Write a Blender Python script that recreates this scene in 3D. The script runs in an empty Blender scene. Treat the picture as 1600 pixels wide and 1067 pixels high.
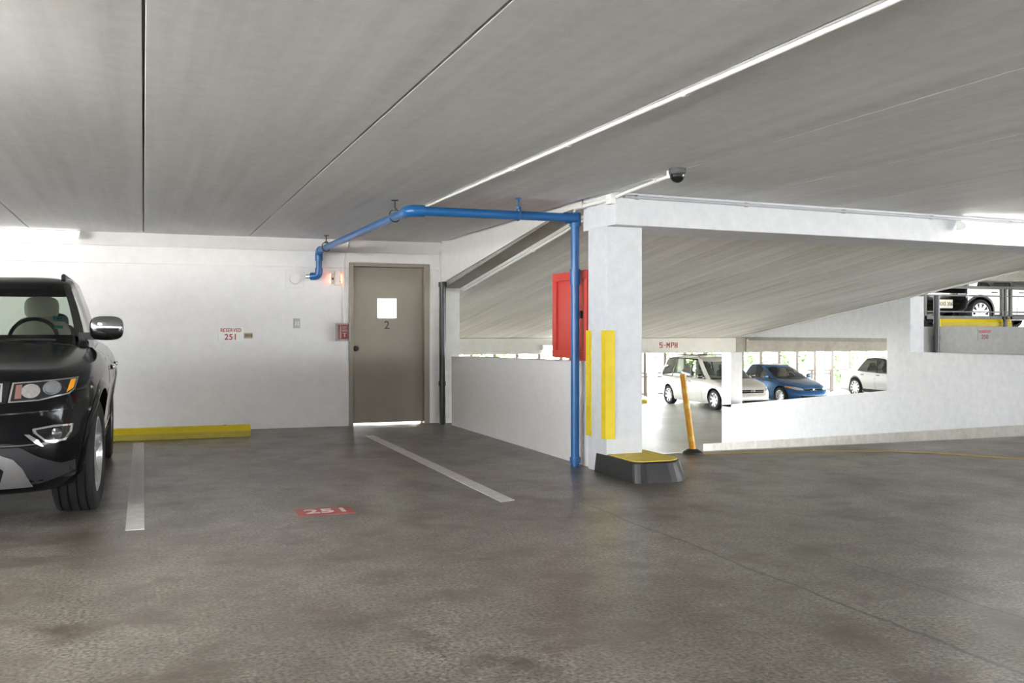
import bpy, bmesh, math, random
import numpy as np
from mathutils import Vector, Matrix
from mathutils.bvhtree import BVHTree
random.seed(7)
R = math.radians
SC = bpy.context.scene
COL = SC.collection

# ------------------------------------------------------------------ camera, sky, exposure
cam_d = bpy.data.cameras.new('camera')
cam_d.sensor_width = 36.0
cam_d.lens = 1540 / 1600 * 36.0
cam_d.shift_y = -16.5 / 1600
cam_d.clip_end = 400
cam = bpy.data.objects.new('camera', cam_d)
cam.location = (0, 0, 1.23)
cam.rotation_euler = (R(90), 0, R(-20.5))
COL.objects.link(cam)
SC.camera = cam

SKY = 4.5
w = bpy.data.worlds.new('sky')
SC.world = w
w.use_nodes = True
bg = w.node_tree.nodes['Background']
bg.inputs[0].default_value = (0.90, 0.955, 1.0, 1)
bg.inputs[1].default_value = SKY

SC.view_settings.view_transform = 'Standard'
SC.view_settings.look = 'None'
SC.view_settings.gamma = 1
SC.view_settings.use_curve_mapping = False
SC.view_settings.exposure = 2.30
sun_d = bpy.data.lights.new('sun', 'SUN'); sun_d.energy = 32.0; sun_d.angle = R(0.6); sun_d.color = (1, .975, .945)
sun = bpy.data.objects.new('sun', sun_d); COL.objects.link(sun); sun.rotation_euler = (R(20), 0, 0)
SC.cycles.max_bounces = 9
SC.cycles.diffuse_bounces = 6
SC.cycles.transparent_max_bounces = 16
SC.cycles.sample_clamp_indirect = 8

TUBE_POWER = 9.0     # watts of every fluorescent fitting

# ------------------------------------------------------------------ materials
MATS = {}
def nodes_of(m):
    m.use_nodes = True
    return m.node_tree.nodes, m.node_tree.links, m.node_tree.nodes['Principled BSDF']

def plain(name, col, rough=0.5, metal=0.0, coat=0.0, noise=0.06, scale=18.0, bump=0.0, emit=None, es=0.0):
    """principled with a little procedural variation of tone and relief"""
    if name in MATS: return MATS[name]
    m = bpy.data.materials.new(name)
    n, l, b = nodes_of(m)
    b.inputs['Roughness'].default_value = rough
    b.inputs['Metallic'].default_value = metal
    b.inputs['Coat Weight'].default_value = coat
    b.inputs['Coat Roughness'].default_value = 0.03
    tc = n.new('ShaderNodeTexCoord')
    nz = n.new('ShaderNodeTexNoise'); nz.inputs['Scale'].default_value = scale; nz.inputs['Detail'].default_value = 4
    l.new(tc.outputs['Object'], nz.inputs['Vector'])
    mx = n.new('ShaderNodeMix'); mx.data_type = 'RGBA'
    c = Vector(col)
    mx.inputs[6].default_value = (*(c * (1 - noise)), 1)
    mx.inputs[7].default_value = (*[min(1, k) for k in c * (1 + noise)], 1)
    l.new(nz.outputs['Fac'], mx.inputs[0]); l.new(mx.outputs[2], b.inputs['Base Color'])
    if bump:
        bp = n.new('ShaderNodeBump'); bp.inputs['Strength'].default_value = bump; bp.inputs['Distance'].default_value = 0.01
        l.new(nz.outputs['Fac'], bp.inputs['Height']); l.new(bp.outputs['Normal'], b.inputs['Normal'])
    if emit:
        b.inputs['Emission Color'].default_value = (*emit, 1); b.inputs['Emission Strength'].default_value = es
    MATS[name] = m
    return m

def glass(name, tint, refl=0.06, alpha=0.85):
    if name in MATS: return MATS[name]
    m = bpy.data.materials.new(name); m.use_nodes = True
    n, l = m.node_tree.nodes, m.node_tree.links
    n.clear()
    out = n.new('ShaderNodeOutputMaterial')
    tr = n.new('ShaderNodeBsdfTransparent'); tr.inputs[0].default_value = (*tint, 1)
    gl = n.new('ShaderNodeBsdfGlossy'); gl.inputs['Roughness'].default_value = 0.02
    fr = n.new('ShaderNodeFresnel'); fr.inputs[0].default_value = 1.5
    mx = n.new('ShaderNodeMixShader')
    l.new(fr.outputs[0], mx.inputs[0]); l.new(tr.outputs[0], mx.inputs[1]); l.new(gl.outputs[0], mx.inputs[2])
    l.new(mx.outputs[0], out.inputs[0])
    MATS[name] = m
    return m

def concrete(name, lo, hi, rough=(0.5, 0.75), stretch=(1, 1, 1), scale=1.0, bump=0.25, speck=0.0, streak=0.0, mid=0.35, grain=160.0, fine=8, spots=None, cracks=None):
    m = bpy.data.materials.new(name)
    n, l, b = nodes_of(m)
    tc = n.new('ShaderNodeTexCoord')
    def mapped(s):
        mp = n.new('ShaderNodeMapping'); mp.inputs['Scale'].default_value = s
        l.new(tc.outputs['Object'], mp.inputs['Vector']); return mp.outputs[0]
    def noise(vec, s, det=8, rg=0.6, dist=0.0):
        t = n.new('ShaderNodeTexNoise'); t.inputs['Scale'].default_value = s; t.inputs['Detail'].default_value = det
        t.inputs['Roughness'].default_value = rg; t.inputs['Distortion'].default_value = dist
        l.new(vec, t.inputs['Vector']); return t.outputs['Fac']
    def ramp(f, a, c, ca=(0, 0, 0, 1), cc=(1, 1, 1, 1)):
        r = n.new('ShaderNodeValToRGB'); r.color_ramp.elements[0].position = a; r.color_ramp.elements[1].position = c
        r.color_ramp.elements[0].color = ca; r.color_ramp.elements[1].color = cc
        l.new(f, r.inputs[0]); return r.outputs[0]
    def mix(f, a, c, mode='MIX'):
        x = n.new('ShaderNodeMix'); x.data_type = 'RGBA'; x.blend_type = mode
        if isinstance(f, float): x.inputs[0].default_value = f
        else: l.new(f, x.inputs[0])
        for s, v in ((6, a), (7, c)):
            if isinstance(v, tuple): x.inputs[s].default_value = v
            else: l.new(v, x.inputs[s])
        return x.outputs[2]
    base = mapped(tuple(k * scale for k in stretch))
    n1 = noise(base, 0.8, 8, 0.66, 0.15)
    col = mix(ramp(n1, 0.24, 0.76), (*lo, 1), (*hi, 1))
    n2 = noise(mapped((1, 1, 1)), 9.0, fine, 0.7 if fine > 5 else 0.55)
    col = mix(mid, col, ramp(n2, 0.25, 0.75, (0.25, 0.25, 0.25, 1), (0.75, 0.75, 0.75, 1)), 'OVERLAY')
    n3 = noise(mapped((1, 1, 1)), grain, 3 if fine > 5 else 1.5, 0.6)
    if speck:
        col = mix(speck, col, ramp(n3, 0.3, 0.7, (0.1, 0.1, 0.1, 1), (0.9, 0.9, 0.9, 1)), 'OVERLAY')
    if streak:
        ns = noise(mapped((7, 0.18, 1)), 1.0, 5, 0.6)
        col = mix(streak, col, ramp(ns, 0.35, 0.65, (0.22, 0.21, 0.2, 1), (0.7, 0.7, 0.7, 1)), 'OVERLAY')
    if spots:
        sc_, thr, scol = spots
        sp = noise(mapped((1, 1, 1)), sc_, 5, 0.65)
        col = mix(ramp(sp, thr, thr + 0.16), col, (*scol, 1))
    if cracks:
        sep = n.new('ShaderNodeSeparateXYZ'); l.new(tc.outputs['Object'], sep.inputs[0])
        wob = noise(mapped((1, 1, 1)), 2.2, 10, 0.75)
        for cx, y0, y1, wd in cracks:
            a1 = n.new('ShaderNodeMath'); a1.operation = 'MULTIPLY_ADD'; l.new(wob, a1.inputs[0]); a1.inputs[1].default_value = 0.16; a1.inputs[2].default_value = -cx - 0.08
            a2 = n.new('ShaderNodeMath'); a2.operation = 'ADD'; l.new(sep.outputs[0], a2.inputs[0]); l.new(a1.outputs[0], a2.inputs[1])
            a3 = n.new('ShaderNodeMath'); a3.operation = 'ABSOLUTE'; l.new(a2.outputs[0], a3.inputs[0])
            brk = noise(mapped((3, 1.3, 1)), 2.0, 6, 0.7)
            wv = n.new('ShaderNodeMath'); wv.operation = 'MULTIPLY'; l.new(brk, wv.inputs[0]); wv.inputs[1].default_value = wd
            lt = n.new('ShaderNodeMath'); lt.operation = 'LESS_THAN'; l.new(a3.outputs[0], lt.inputs[0]); l.new(wv.outputs[0], lt.inputs[1])
            g0 = n.new('ShaderNodeMath'); g0.operation = 'GREATER_THAN'; l.new(sep.outputs[1], g0.inputs[0]); g0.inputs[1].default_value = y0
            g1 = n.new('ShaderNodeMath'); g1.operation = 'LESS_THAN'; l.new(sep.outputs[1], g1.inputs[0]); g1.inputs[1].default_value = y1
            m1 = n.new('ShaderNodeMath'); m1.operation = 'MULTIPLY'; l.new(g0.outputs[0], m1.inputs[0]); l.new(g1.outputs[0], m1.inputs[1])
            m2 = n.new('ShaderNodeMath'); m2.operation = 'MULTIPLY'; l.new(m1.outputs[0], m2.inputs[0]); l.new(lt.outputs[0], m2.inputs[1])
            m3 = n.new('ShaderNodeMath'); m3.operation = 'MULTIPLY'; l.new(m2.outputs[0], m3.inputs[0]); m3.inputs[1].default_value = 0.75
            col = mix(m3.outputs[0], col, (0.035, 0.03, 0.028, 1))
    l.new(col, b.inputs['Base Color'])
    rr = n.new('ShaderNodeMapRange'); rr.inputs[1].default_value = 0.3; rr.inputs[2].default_value = 0.7
    rr.inputs[3].default_value = rough[0]; rr.inputs[4].default_value = rough[1]
    l.new(noise(base, 1.7, 6, 0.6), rr.inputs[0]); l.new(rr.outputs[0], b.inputs['Roughness'])
    bp = n.new('ShaderNodeBump'); bp.inputs['Strength'].default_value = bump; bp.inputs['Distance'].default_value = 0.006
    ad = n.new('ShaderNodeMath'); ad.operation = 'MULTIPLY_ADD'; l.new(n2, ad.inputs[0]); ad.inputs[1].default_value = .25; l.new(n3, ad.inputs[2])
    l.new(ad.outputs[0], bp.inputs['Height']); l.new(bp.outputs['Normal'], b.inputs['Normal'])
    MATS[name] = m
    return m

M_FLOOR = concrete('floor_concrete', (0.080, 0.066, 0.052), (0.25, 0.228, 0.20), (0.285, 0.40), (1, 0.75, 1), 1.5, 0.22, 0.95, mid=0.6, grain=55, fine=6,
                   spots=(2.1, 0.50, (0.088, 0.070, 0.054)), cracks=[(2.95, 1.0, 6.3, 0.022), (3.52, 2.2, 5.0, 0.013)])
M_LOWFLOOR = concrete('lower_floor_concrete', (0.30, 0.29, 0.26), (0.48, 0.47, 0.43), (0.285, 0.4), (1, 1, 1), 0.5, 0.15, 0.2)
M_CEIL = concrete('ceiling_concrete', (0.60, 0.603, 0.61), (0.79, 0.793, 0.80), (0.5, 0.7), (2.2, 0.35, 1), 0.7, 0.12, 0.15, streak=0.28)
M_SOFFIT = concrete('soffit_concrete', (0.58, 0.565, 0.535), (0.84, 0.825, 0.79), (0.6, 0.8), (2.6, 0.22, 1), 0.9, 0.2, 0.2, streak=0.55)
M_RAW = concrete('raw_concrete', (0.26, 0.24, 0.21), (0.42, 0.40, 0.36), (0.6, 0.85), (1, 1, 1), 1.0, 0.3, 0.2)
M_WALL = concrete('painted_wall', (0.74, 0.715, 0.70), (0.83, 0.81, 0.80), (0.45, 0.6), (1, 1, 1), 0.5, 0.08, 0.03)
M_COL = concrete('painted_white', (0.585, 0.592, 0.62), (0.645, 0.655, 0.685), (0.45, 0.6), (1, 1, 1), 0.5, 0.06, 0.03)
M_CREAM = concrete('painted_cream', (0.60, 0.59, 0.55), (0.68, 0.67, 0.63), (0.5, 0.65), (1, 1, 1), 0.6, 0.08, 0.05)
M_GREYW = concrete('painted_grey', (0.24, 0.235, 0.228), (0.29, 0.285, 0.278), (0.5, 0.7), (1, 1, 1), 0.6, 0.08, 0.05)
M_CURB = concrete('curb_concrete', (0.42, 0.40, 0.37), (0.62, 0.60, 0.56), (0.6, 0.85), (0.6, 3, 1), 2.0, 0.3, 0.25)
M_DOOR = plain('door_taupe', (0.30, 0.262, 0.212), 0.42, noise=0.10, scale=3, bump=0.03)
M_FRAME = plain('frame_taupe', (0.30, 0.26, 0.205), 0.4, noise=0.06)
M_YEL = plain('yellow_paint', (0.72, 0.54, 0.012), 0.5, noise=0.15, scale=9, bump=0.1)
M_YELW = plain('yellow_worn', (0.62, 0.47, 0.04), 0.6, noise=0.35, scale=11, bump=0.15)
M_YSIDE = plain('yellow_dull', (0.50, 0.40, 0.05), 0.6, noise=0.25, scale=14, bump=0.15)  # duller yellow for the lower front face of wheel stops
M_BLKCURB = plain('black_curb_paint', (0.016, 0.016, 0.017), 0.38, noise=0.4, scale=14, bump=0.25)
M_BLUE = plain('blue_pipe', (0.012, 0.105, 0.30), 0.32, noise=0.12, scale=6)
M_BLKPIPE = plain('black_pipe', (0.030, 0.032, 0.034), 0.35, noise=0.2, scale=8)
M_RED = plain('red_cabinet_paint', (0.60, 0.050, 0.035), 0.42, noise=0.06, scale=4)
M_WCOND = plain('white_conduit', (0.78, 0.77, 0.75), 0.4, noise=0.04)
M_GCOND = plain('grey_conduit', (0.42, 0.44, 0.48), 0.4, noise=0.05)
M_STEEL = plain('dark_steel', (0.05, 0.05, 0.055), 0.4, 0.6)
M_RAIL = plain('rail_grey', (0.10, 0.095, 0.09), 0.5, 0.0)
M_SILVER = plain('silver', (0.62, 0.62, 0.63), 0.28, 0.85, noise=0.03)
M_CHROME = plain('chrome', (0.78, 0.78, 0.80), 0.10, 1.0, noise=0.02)
M_DOME = plain('dome_grey', (0.16, 0.16, 0.165), 0.22, 0.5)
M_RUBBER = plain('tyre_rubber', (0.012, 0.012, 0.013), 0.75, noise=0.25, scale=30)
M_PLASTIC = plain('black_plastic', (0.018, 0.019, 0.022), 0.5, noise=0.1)
M_TRIM = plain('gloss_black', (0.008, 0.008, 0.009), 0.15, noise=0.05)
M_WELL = plain('wheel_well', (0.006, 0.006, 0.006), 0.9)
M_WHITE = plain('sign_white', (0.82, 0.81, 0.79), 0.35, noise=0.03)
M_REDTXT = plain('red_lettering', (0.42, 0.025, 0.03), 0.5, noise=0.08)
M_DKTXT = plain('dark_lettering', (0.06, 0.055, 0.05), 0.5)
M_TAG = plain('tan_tag', (0.50, 0.42, 0.28), 0.5)
M_STRIPE = plain('white_stripe', (0.58, 0.565, 0.54), 0.55, noise=0.3, scale=16, bump=0.1)
M_REDPATCH = plain('faded_red_paint', (0.36, 0.075, 0.065), 0.5, noise=0.4, scale=22)
M_FADEYEL = plain('faded_yellow', (0.55, 0.38, 0.06), 0.5, noise=0.3, scale=10)
M_ORANGE = plain('amber_post', (0.72, 0.34, 0.012), 0.4, noise=0.1)
def tube_mat(g): return plain('tube_glow_%d' % (g * 10), (0.9, 0.9, 0.9), 0.4, emit=(1, 0.97, 0.92), es=g)
M_LAMPBODY = plain('lamp_white', (0.8, 0.8, 0.79), 0.4)
M_FIN = plain('fin_taupe', (0.20, 0.165, 0.15), 0.6, noise=0.05)
M_GRASS = plain('ground_pale', (0.43, 0.42, 0.38), 0.9, noise=0.2, scale=0.3)
M_LEAF = plain('leaf_green', (0.06, 0.115, 0.02), 0.6, noise=0.5, scale=1.2)
M_BARK = plain('bark', (0.16, 0.11, 0.07), 0.9, noise=0.3)
M_GLASSW = glass('window_glass', (0.9, 0.93, 0.92))

# ------------------------------------------------------------------ mesh helpers
class MB:
    def __init__(s): s.v = []; s.f = []; s.m = []
    def add(s, v, f, mi=0):
        o = len(s.v); s.v += [tuple(p) for p in v]
        for q in f: s.f.append(tuple(i + o for i in q)); s.m.append(mi)
        return s
    def box(s, x0, x1, y0, y1, z0, z1, mi=0):
        v = [(x, y, z) for z in (z0, z1) for y in (y0, y1) for x in (x0, x1)]
        return s.add(v, [(0, 2, 3, 1), (4, 5, 7, 6), (0, 1, 5, 4), (2, 6, 7, 3), (0, 4, 6, 2), (1, 3, 7, 5)], mi)
    def prism(s, poly, a, b, axis='x', mi=0):
        """poly in the two other axes, extruded along axis from a to b"""
        def P(p, t):
            return {'x': (t, p[0], p[1]), 'y': (p[0], t, p[1]), 'z': (p[0], p[1], t)}[axis]
        n = len(poly)
        v = [P(p, a) for p in poly] + [P(p, b) for p in poly]
        f = [tuple(range(n))[::-1], tuple(range(n, 2 * n))] + [(i, (i + 1) % n, n + (i + 1) % n, n + i) for i in range(n)]
        return s.add(v, f, mi)
    def tube(s, pts, r, n=12, mi=0, cap=True):
        pts = [Vector(p) for p in pts]
        rr = r if isinstance(r, (list, tuple)) else [r] * len(pts)
        t0 = (pts[1] - pts[0]).normalized()
        up = Vector((0, 0, 1)) if abs(t0.z) < 0.9 else Vector((1, 0, 0))
        nx = t0.cross(up).normalized(); V = []
        for i, p in enumerate(pts):
            if i == 0: t = t0
            elif i == len(pts) - 1: t = (pts[-1] - pts[-2]).normalized()
            else: t = ((pts[i + 1] - p).normalized() + (p - pts[i - 1]).normalized()).normalized()
            nx = (nx - t * nx.dot(t)).normalized(); ny = t.cross(nx)
            for k in range(n):
                a = 2 * math.pi * k / n
                V.append(p + nx * math.cos(a) * rr[i] + ny * math.sin(a) * rr[i])
        F = []
        for i in range(len(pts) - 1):
            for k in range(n):
                a = i * n + k; b = i * n + (k + 1) % n
                F.append((a, b, b + n, a + n))
        if cap: F += [tuple(range(n))[::-1], tuple(range((len(pts) - 1) * n, len(pts) * n))]
        return s.add(V, F, mi)
    def lathe(s, prof, axis='x', n=48, c=(0, 0, 0), mi=0, closed=False):
        """prof: (radius, offset along axis)"""
        V = []; c = Vector(c)
        for r, o in prof:
            for k in range(n):
                a = 2 * math.pi * k / n; u, w_ = r * math.cos(a), r * math.sin(a)
                V.append(c + Vector({'x': (o, u, w_), 'y': (u, o, w_), 'z': (u, w_, o)}[axis]))
        m = len(prof); F = []
        for i in range(m if closed else m - 1):
            for k in range(n):
                a = i * n + k; b = i * n + (k + 1) % n; d = ((i + 1) % m) * n
                F.append((a, b, d + (k + 1) % n, d + k))
        return s.add(V, F, mi)
    def build(s, name, mats, parent=None, smooth=False, bevel=0, sharp=35):
        me = bpy.data.meshes.new(name)
        me.from_pydata(s.v, [], s.f)
        mats = mats if isinstance(mats, (list, tuple)) else [mats]
        for m in mats: me.materials.append(m)
        for p, i in zip(me.polygons, s.m): p.material_index = i
        bm = bmesh.new(); bm.from_mesh(me)
        bmesh.ops.recalc_face_normals(bm, faces=bm.faces)
        bm.to_mesh(me); bm.free()
        if smooth:
            for p in me.polygons: p.use_smooth = True
            me.set_sharp_from_angle(angle=R(sharp))
        return link(name, me, parent, bevel)

def link(name, me, parent=None, bevel=0):
    o = bpy.data.objects.new(name, me)
    COL.objects.link(o)
    if parent: o.parent = parent
    if bevel:
        b = o.modifiers.new('bevel', 'BEVEL'); b.width = bevel; b.segments = 2; b.limit_method = 'ANGLE'; b.angle_limit = R(40)
    return o
def tag(o, label, cat, group=None):
    o['label'] = label; o['category'] = cat
    if group: o['group'] = group
    return o
def struct(o): o['kind'] = 'structure'; return o
def empty(name, loc, label, cat, rz=0, group=None):
    o = bpy.data.objects.new(name, None); COL.objects.link(o)
    o.location = loc; o.rotation_euler = (0, 0, rz); o.empty_display_size = 0.1
    return tag(o, label, cat, group)
def copy_tree(o, parent=None):
    c = o.copy(); COL.objects.link(c)
    if parent: c.parent = parent
    for ch in list(o.children): copy_tree(ch, c)
    return c
def fillet(pts, r, n=6):
    pts = [Vector(p) for p in pts]; out = [pts[0]]
    for i in range(1, len(pts) - 1):
        a = (pts[i - 1] - pts[i]).normalized(); b = (pts[i + 1] - pts[i]).normalized()
        p0 = pts[i] + a * r; p1 = pts[i] + b * r
        for k in range(n + 1):
            t = k / n
            out.append(p0 * (1 - t) ** 2 + pts[i] * 2 * t * (1 - t) + p1 * t * t)
    out.append(pts[-1]); return out
def text(name, body, size, mat, parent, loc, rot, fat=0.0, depth=0.002, xs=1.0, spacing=1.0):
    cu = bpy.data.curves.new(name, 'FONT'); cu.body = body; cu.size = size
    cu.align_x = 'CENTER'; cu.align_y = 'CENTER'; cu.extrude = depth; cu.offset = fat; cu.space_character = spacing
    cu.resolution_u = 3
    t = bpy.data.objects.new(name, cu); COL.objects.link(t)
    bpy.context.view_layer.update()
    me = bpy.data.meshes.new_from_object(t.evaluated_get(bpy.context.evaluated_depsgraph_get()))
    bpy.data.objects.remove(t); bpy.data.curves.remove(cu)
    me.materials.clear(); me.materials.append(mat)
    o = link(name, me, parent); o.location = loc; o.rotation_euler = rot; o.scale = (xs, 1, 1)
    return o
FACE_CAM = (R(90), 0, 0)          # lettering upright, read from -Y

# ------------------------------------------------------------------ the setting
CE = 2.40            # ceiling height
BW = 12.70           # back wall face
RS = 0.139           # slope of the ramp
RY = 8.70            # top of the ramp
LOW = -1.42          # lower half level
UP = 1.30            # upper half level
def ramp_z(y): return -RS * (y - RY)
def soff_z(y): return 2.31 - RS * (y - RY)
FAR = 36.0

# floor of this level: L shaped, the ramp drops away behind it on the right
b = MB()
b.prism([(-10.6, -8), (20.5, -8), (20.5, 12.55), (11.7, 12.55), (11.7, RY), (3.85, RY), (3.85, BW + 0.2), (-10.6, BW + 0.2)], -0.35, 0, 'z')
struct(b.build('floor', M_FLOOR))
b = MB()
yb = RY + (0 - LOW) / RS
b.prism([(RY, 0), (yb, LOW), (yb, LOW - 0.3), (RY, -0.3)], 3.85, 11.7, 'x')
struct(b.build('floor_ramp', M_LOWFLOOR))
struct(MB().box(-4, 34, yb, FAR + 0.3, LOW - 0.3, LOW).box(11.7, 34, 12.9, yb, LOW - 0.3, LOW).build('floor_lower', M_LOWFLOOR))
b = MB(); b.box(11.75, 34, 12.72, FAR + 0.3, UP - 0.26, UP); b.box(-4, 11.75, 17.85, FAR + 0.3, UP - 0.26, UP)
struct(b.build('floor_upper', M_RAW))

# flat ceiling of precast planks, each a part of the ceiling
ceil = struct(MB().box(-10.6, 3.98, -8, BW + 0.2, CE + 0.035, CE + 0.25).box(11.5, 20.5, 8.25, 12.75, CE + .035, CE + .25).box(3.70, 20.5, -8, 8.25, CE + 0.035, CE + 0.25).build('ceiling', M_RAW))
planks = {}
for k in range(-8, 16):
    x0 = 1.22 * k; y1 = BW - 0.11 if k < 3 else (7.85 if k < 9 else 8.2)
    if y1 not in planks:
        bb = MB().prism([(0.006, 0.036), (0.006, 0.003), (0.009, 0), (1.211, 0), (1.214, 0.003), (1.214, 0.036)], -8, y1, 'y')
        o = bb.build('ceiling_panel', M_CEIL, ceil); planks[y1] = o
    else:
        o = planks[y1].copy(); COL.objects.link(o)
    o.location = (x0, 0, CE)
# underside of the ramp above: planks again
so = struct(MB().prism([(8.0, soff_z(8.0) + 0.035), (17.5, soff_z(17.5) + 0.035), (17.5, soff_z(17.5) + 0.25), (8.0, soff_z(8.0) + 0.25)], 3.75, 11.66, 'x').build('ceiling_ramp', M_RAW))
ang = -math.atan(RS); L = (17.45 - 8.2) / math.cos(ang)
first = None
for k in range(3, 10):
    x0 = 1.22 * k if k > 3 else 3.97; x1 = min(1.22 * (k + 1), 11.43 + 0.15)
    if x1 - x0 < 1.15:
        o = MB().prism([(0.004, 0.036), (0.004, 0.003), (0.007, 0), (x1 - x0 - 0.007, 0), (x1 - x0 - 0.004, 0.003), (x1 - x0 - 0.004, 0.036)], 0, L, 'y').build('soffit_panel', M_SOFFIT, so)
    elif first is None:
        o = first = MB().prism([(0.005, 0.036), (0.005, 0.003), (0.008, 0), (1.212, 0), (1.215, 0.003), (1.215, 0.036)], 0, L, 'y').build('soffit_panel', M_SOFFIT, so)
    else:
        o = first.copy(); COL.objects.link(o)
    o.location = (x0, 8.2, soff_z(8.2)); o.rotation_euler = (ang, 0, 0)

# back wall with the doorway
DX0, DX1, DZ = 2.49, 3.575, 2.117
b = MB()
b.box(-10.6, DX0, BW, BW + 0.2, 0, CE).box(DX0, DX1, BW, BW + 0.2, DZ, CE).box(DX1, 3.72, BW, BW + 0.2, 0, CE)
wb_ = struct(b.build('wall_back', M_WALL))
MB().prism([(-10.6, 2.04), (DX0, 2.04), (DX0, DZ), (DX1, DZ), (DX1, 2.04), (3.72, 2.04), (3.72, 2.25), (-10.6, 2.25)], BW - 0.014, BW + .01, 'y').build('wall_band', M_WALL, wb_, bevel=0.006)
MB().prism([(BW, 2.245), (BW - 0.03, 2.25), (BW - 0.11, CE), (BW, CE)], -10.6, 3.72, 'x').build('wall_cove', M_WALL, wb_)
struct(MB().box(-10.6, 20.5, -8.2, -8, -.35, 1.98).build('wall_front', M_GREYW))  # unseen; top edge shaped to let in a strip of daylight
struct(MB().box(-10.8, -10.6, -8.2, BW + .2, -.35, 0.35).box(-10.8, -10.6, 8.8, BW + .2, .35, CE + .25).build('wall_left', M_WALL))  # unseen; full-height end added to cut daylight on the back wall
struct(MB().box(20.3, 20.5, 5.5, 12.55, 0, CE + .01).build('wall_light_block', M_WALL))  # unseen wall added to keep daylight off the upper bay
# stair core wall beyond the door, its end shows beside the black pipe
struct(MB().box(3.78, 3.97, 12.63, 17.4, LOW - 0.3, 2.6).box(3.70, 3.78, 12.64, 17.4, LOW - .3, 2.6).build('wall_stair', M_CREAM))
# landing outside the door
struct(MB().box(0.3, 3.70, BW + 0.2, 15.6, -0.35, -0.005).build('floor_landing', M_CREAM))

# the sloping edge beam over the opening on the right, and the parapet under it
b = MB()
zb = lambda y: soff_z(y) - 0.03 + (0.0 if y > 9 else 0.0)
b.prism([(8.15, 2.40), (8.15, 2.36), (8.75, 2.345), (12.64, 1.862), (12.64, CE + 0.1), (8.15, CE + 0.1)], 3.72, 3.97, 'x')
tag(b.build('edge_beam', M_WALL), 'white painted sloping beam over the opening right of the taupe door', 'beam')
b = MB().prism([(8.02, -0.05), (12.36, -0.05), (12.36, 0.90), (8.02, 0.955)], 3.775, 3.96, 'x')
struct(b.build('wall_parapet', M_WALL, bevel=0.008))

# column with corner guards
colm = empty('column', (3.72, 7.636, 0), 'square white column with yellow corner guards and blue pipe beside it', 'column')
MB().box(0, 0.345, 0, 0.375, 0, 2.14).build('shaft', M_COL, colm, bevel=0.008)
for (cx, cy, sx, sy) in ((0, 0, 1, 1), (0, 0.375, 1, -1)):
    t = 0.014
    pl = [(cx - t, cy - sy * t), (cx + sx * 0.075, cy - sy * t), (cx + sx * 0.075, cy), (cx, cy), (cx, cy + sy * 0.075), (cx - t, cy + sy * 0.075)]
    MB().prism(pl, 0.30, 1.235, 'z').build('corner_guard', M_YEL, colm)
# beam on the column, running right
b = MB().prism([(3.722, 7.47), (12.0, 8.17), (12.0, 8.82), (3.722, 8.12)], 2.126, CE + 0.05, 'z')
tag(b.build('beam', M_COL, bevel=0.006), 'long white beam running right from the top of the column', 'beam')
# dark curb at the column foot
curb = empty('column_curb', (3.715, 7.04, 0), 'low black rounded curb with yellow top at the foot of the column', 'curb')
def dshape(x0, x1, y0, y1, r, n=7):
    p = [(x0, y1), (x0, y0 + r * 0.45)]
    for k in range(n): a = math.pi + math.pi / 2 * k / (n - 1); p.append((x0 + r * .45 + r * .45 * math.cos(a), y0 + r * .45 + r * .45 * math.sin(a)))
    for k in range(n): a = 1.5 * math.pi + math.pi / 2 * k / (n - 1); p.append((x1 - r + r * math.cos(a), y0 + r + r * math.sin(a)))
    p.append((x1, y1)); return p
lo_ = dshape(-0.02, 0.53, 0.0, 0.80, 0.22); hi_ = dshape(0.0, 0.485, 0.05, 0.80, 0.20)
b = MB(); n = len(lo_)
b.add([(x, y, -.01) for x, y in lo_] + [(x, y, 0.165) for x, y in hi_], [tuple(range(n))[::-1], tuple(range(n, 2 * n))] + [(i, (i + 1) % n, n + (i + 1) % n, n + i) for i in range(n)])
b.build('curb_body', M_BLKCURB, curb, bevel=0.02)
MB().prism(dshape(0.02, 0.47, 0.075, 0.78, 0.18), 0.16, 0.172, 'z').build('curb_top', M_YELW, curb)

# right side wall of the ramp
WX = 11.43
b = MB()
sill = lambda y: 0.252 - 0.119 * (y - 13.0)
kn = [(9.0, ramp_z(9.0) - .2), (17.93, ramp_z(17.93) - .2), (17.93, sill(17.6)), (13.0, sill(13.0)), (13.0, 0.893), (9.0, 0.893)]
b.prism([(13.0, ramp_z(13) - .2), (17.93, ramp_z(17.93) - .2), (17.93, sill(17.93)), (13.0, sill(13.0))], WX, WX + .27, 'x')
b.prism([(9.0, ramp_z(9) - .2), (13.0, ramp_z(13) - .2), (13.0, 0.893), (9.0, 0.893)], WX, WX + .27, 'x')
b.prism([(12.47, 0.89), (13.0, 0.89), (13.0, soff_z(13.0)), (12.47, soff_z(12.47))], WX, WX + .27, 'x')
b.prism([(13.0, 1.11), (17.3, 1.11), (17.3, soff_z(17.3)), (13.0, soff_z(13.0))], WX, WX + .27, 'x')
b.prism([(17.58, sill(17.93) - .02), (17.93, sill(17.93) - .02), (17.93, 1.06), (17.58, 1.06)], WX, WX + .27, 'x')
struct(b.build('wall_right', M_COL))
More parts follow.
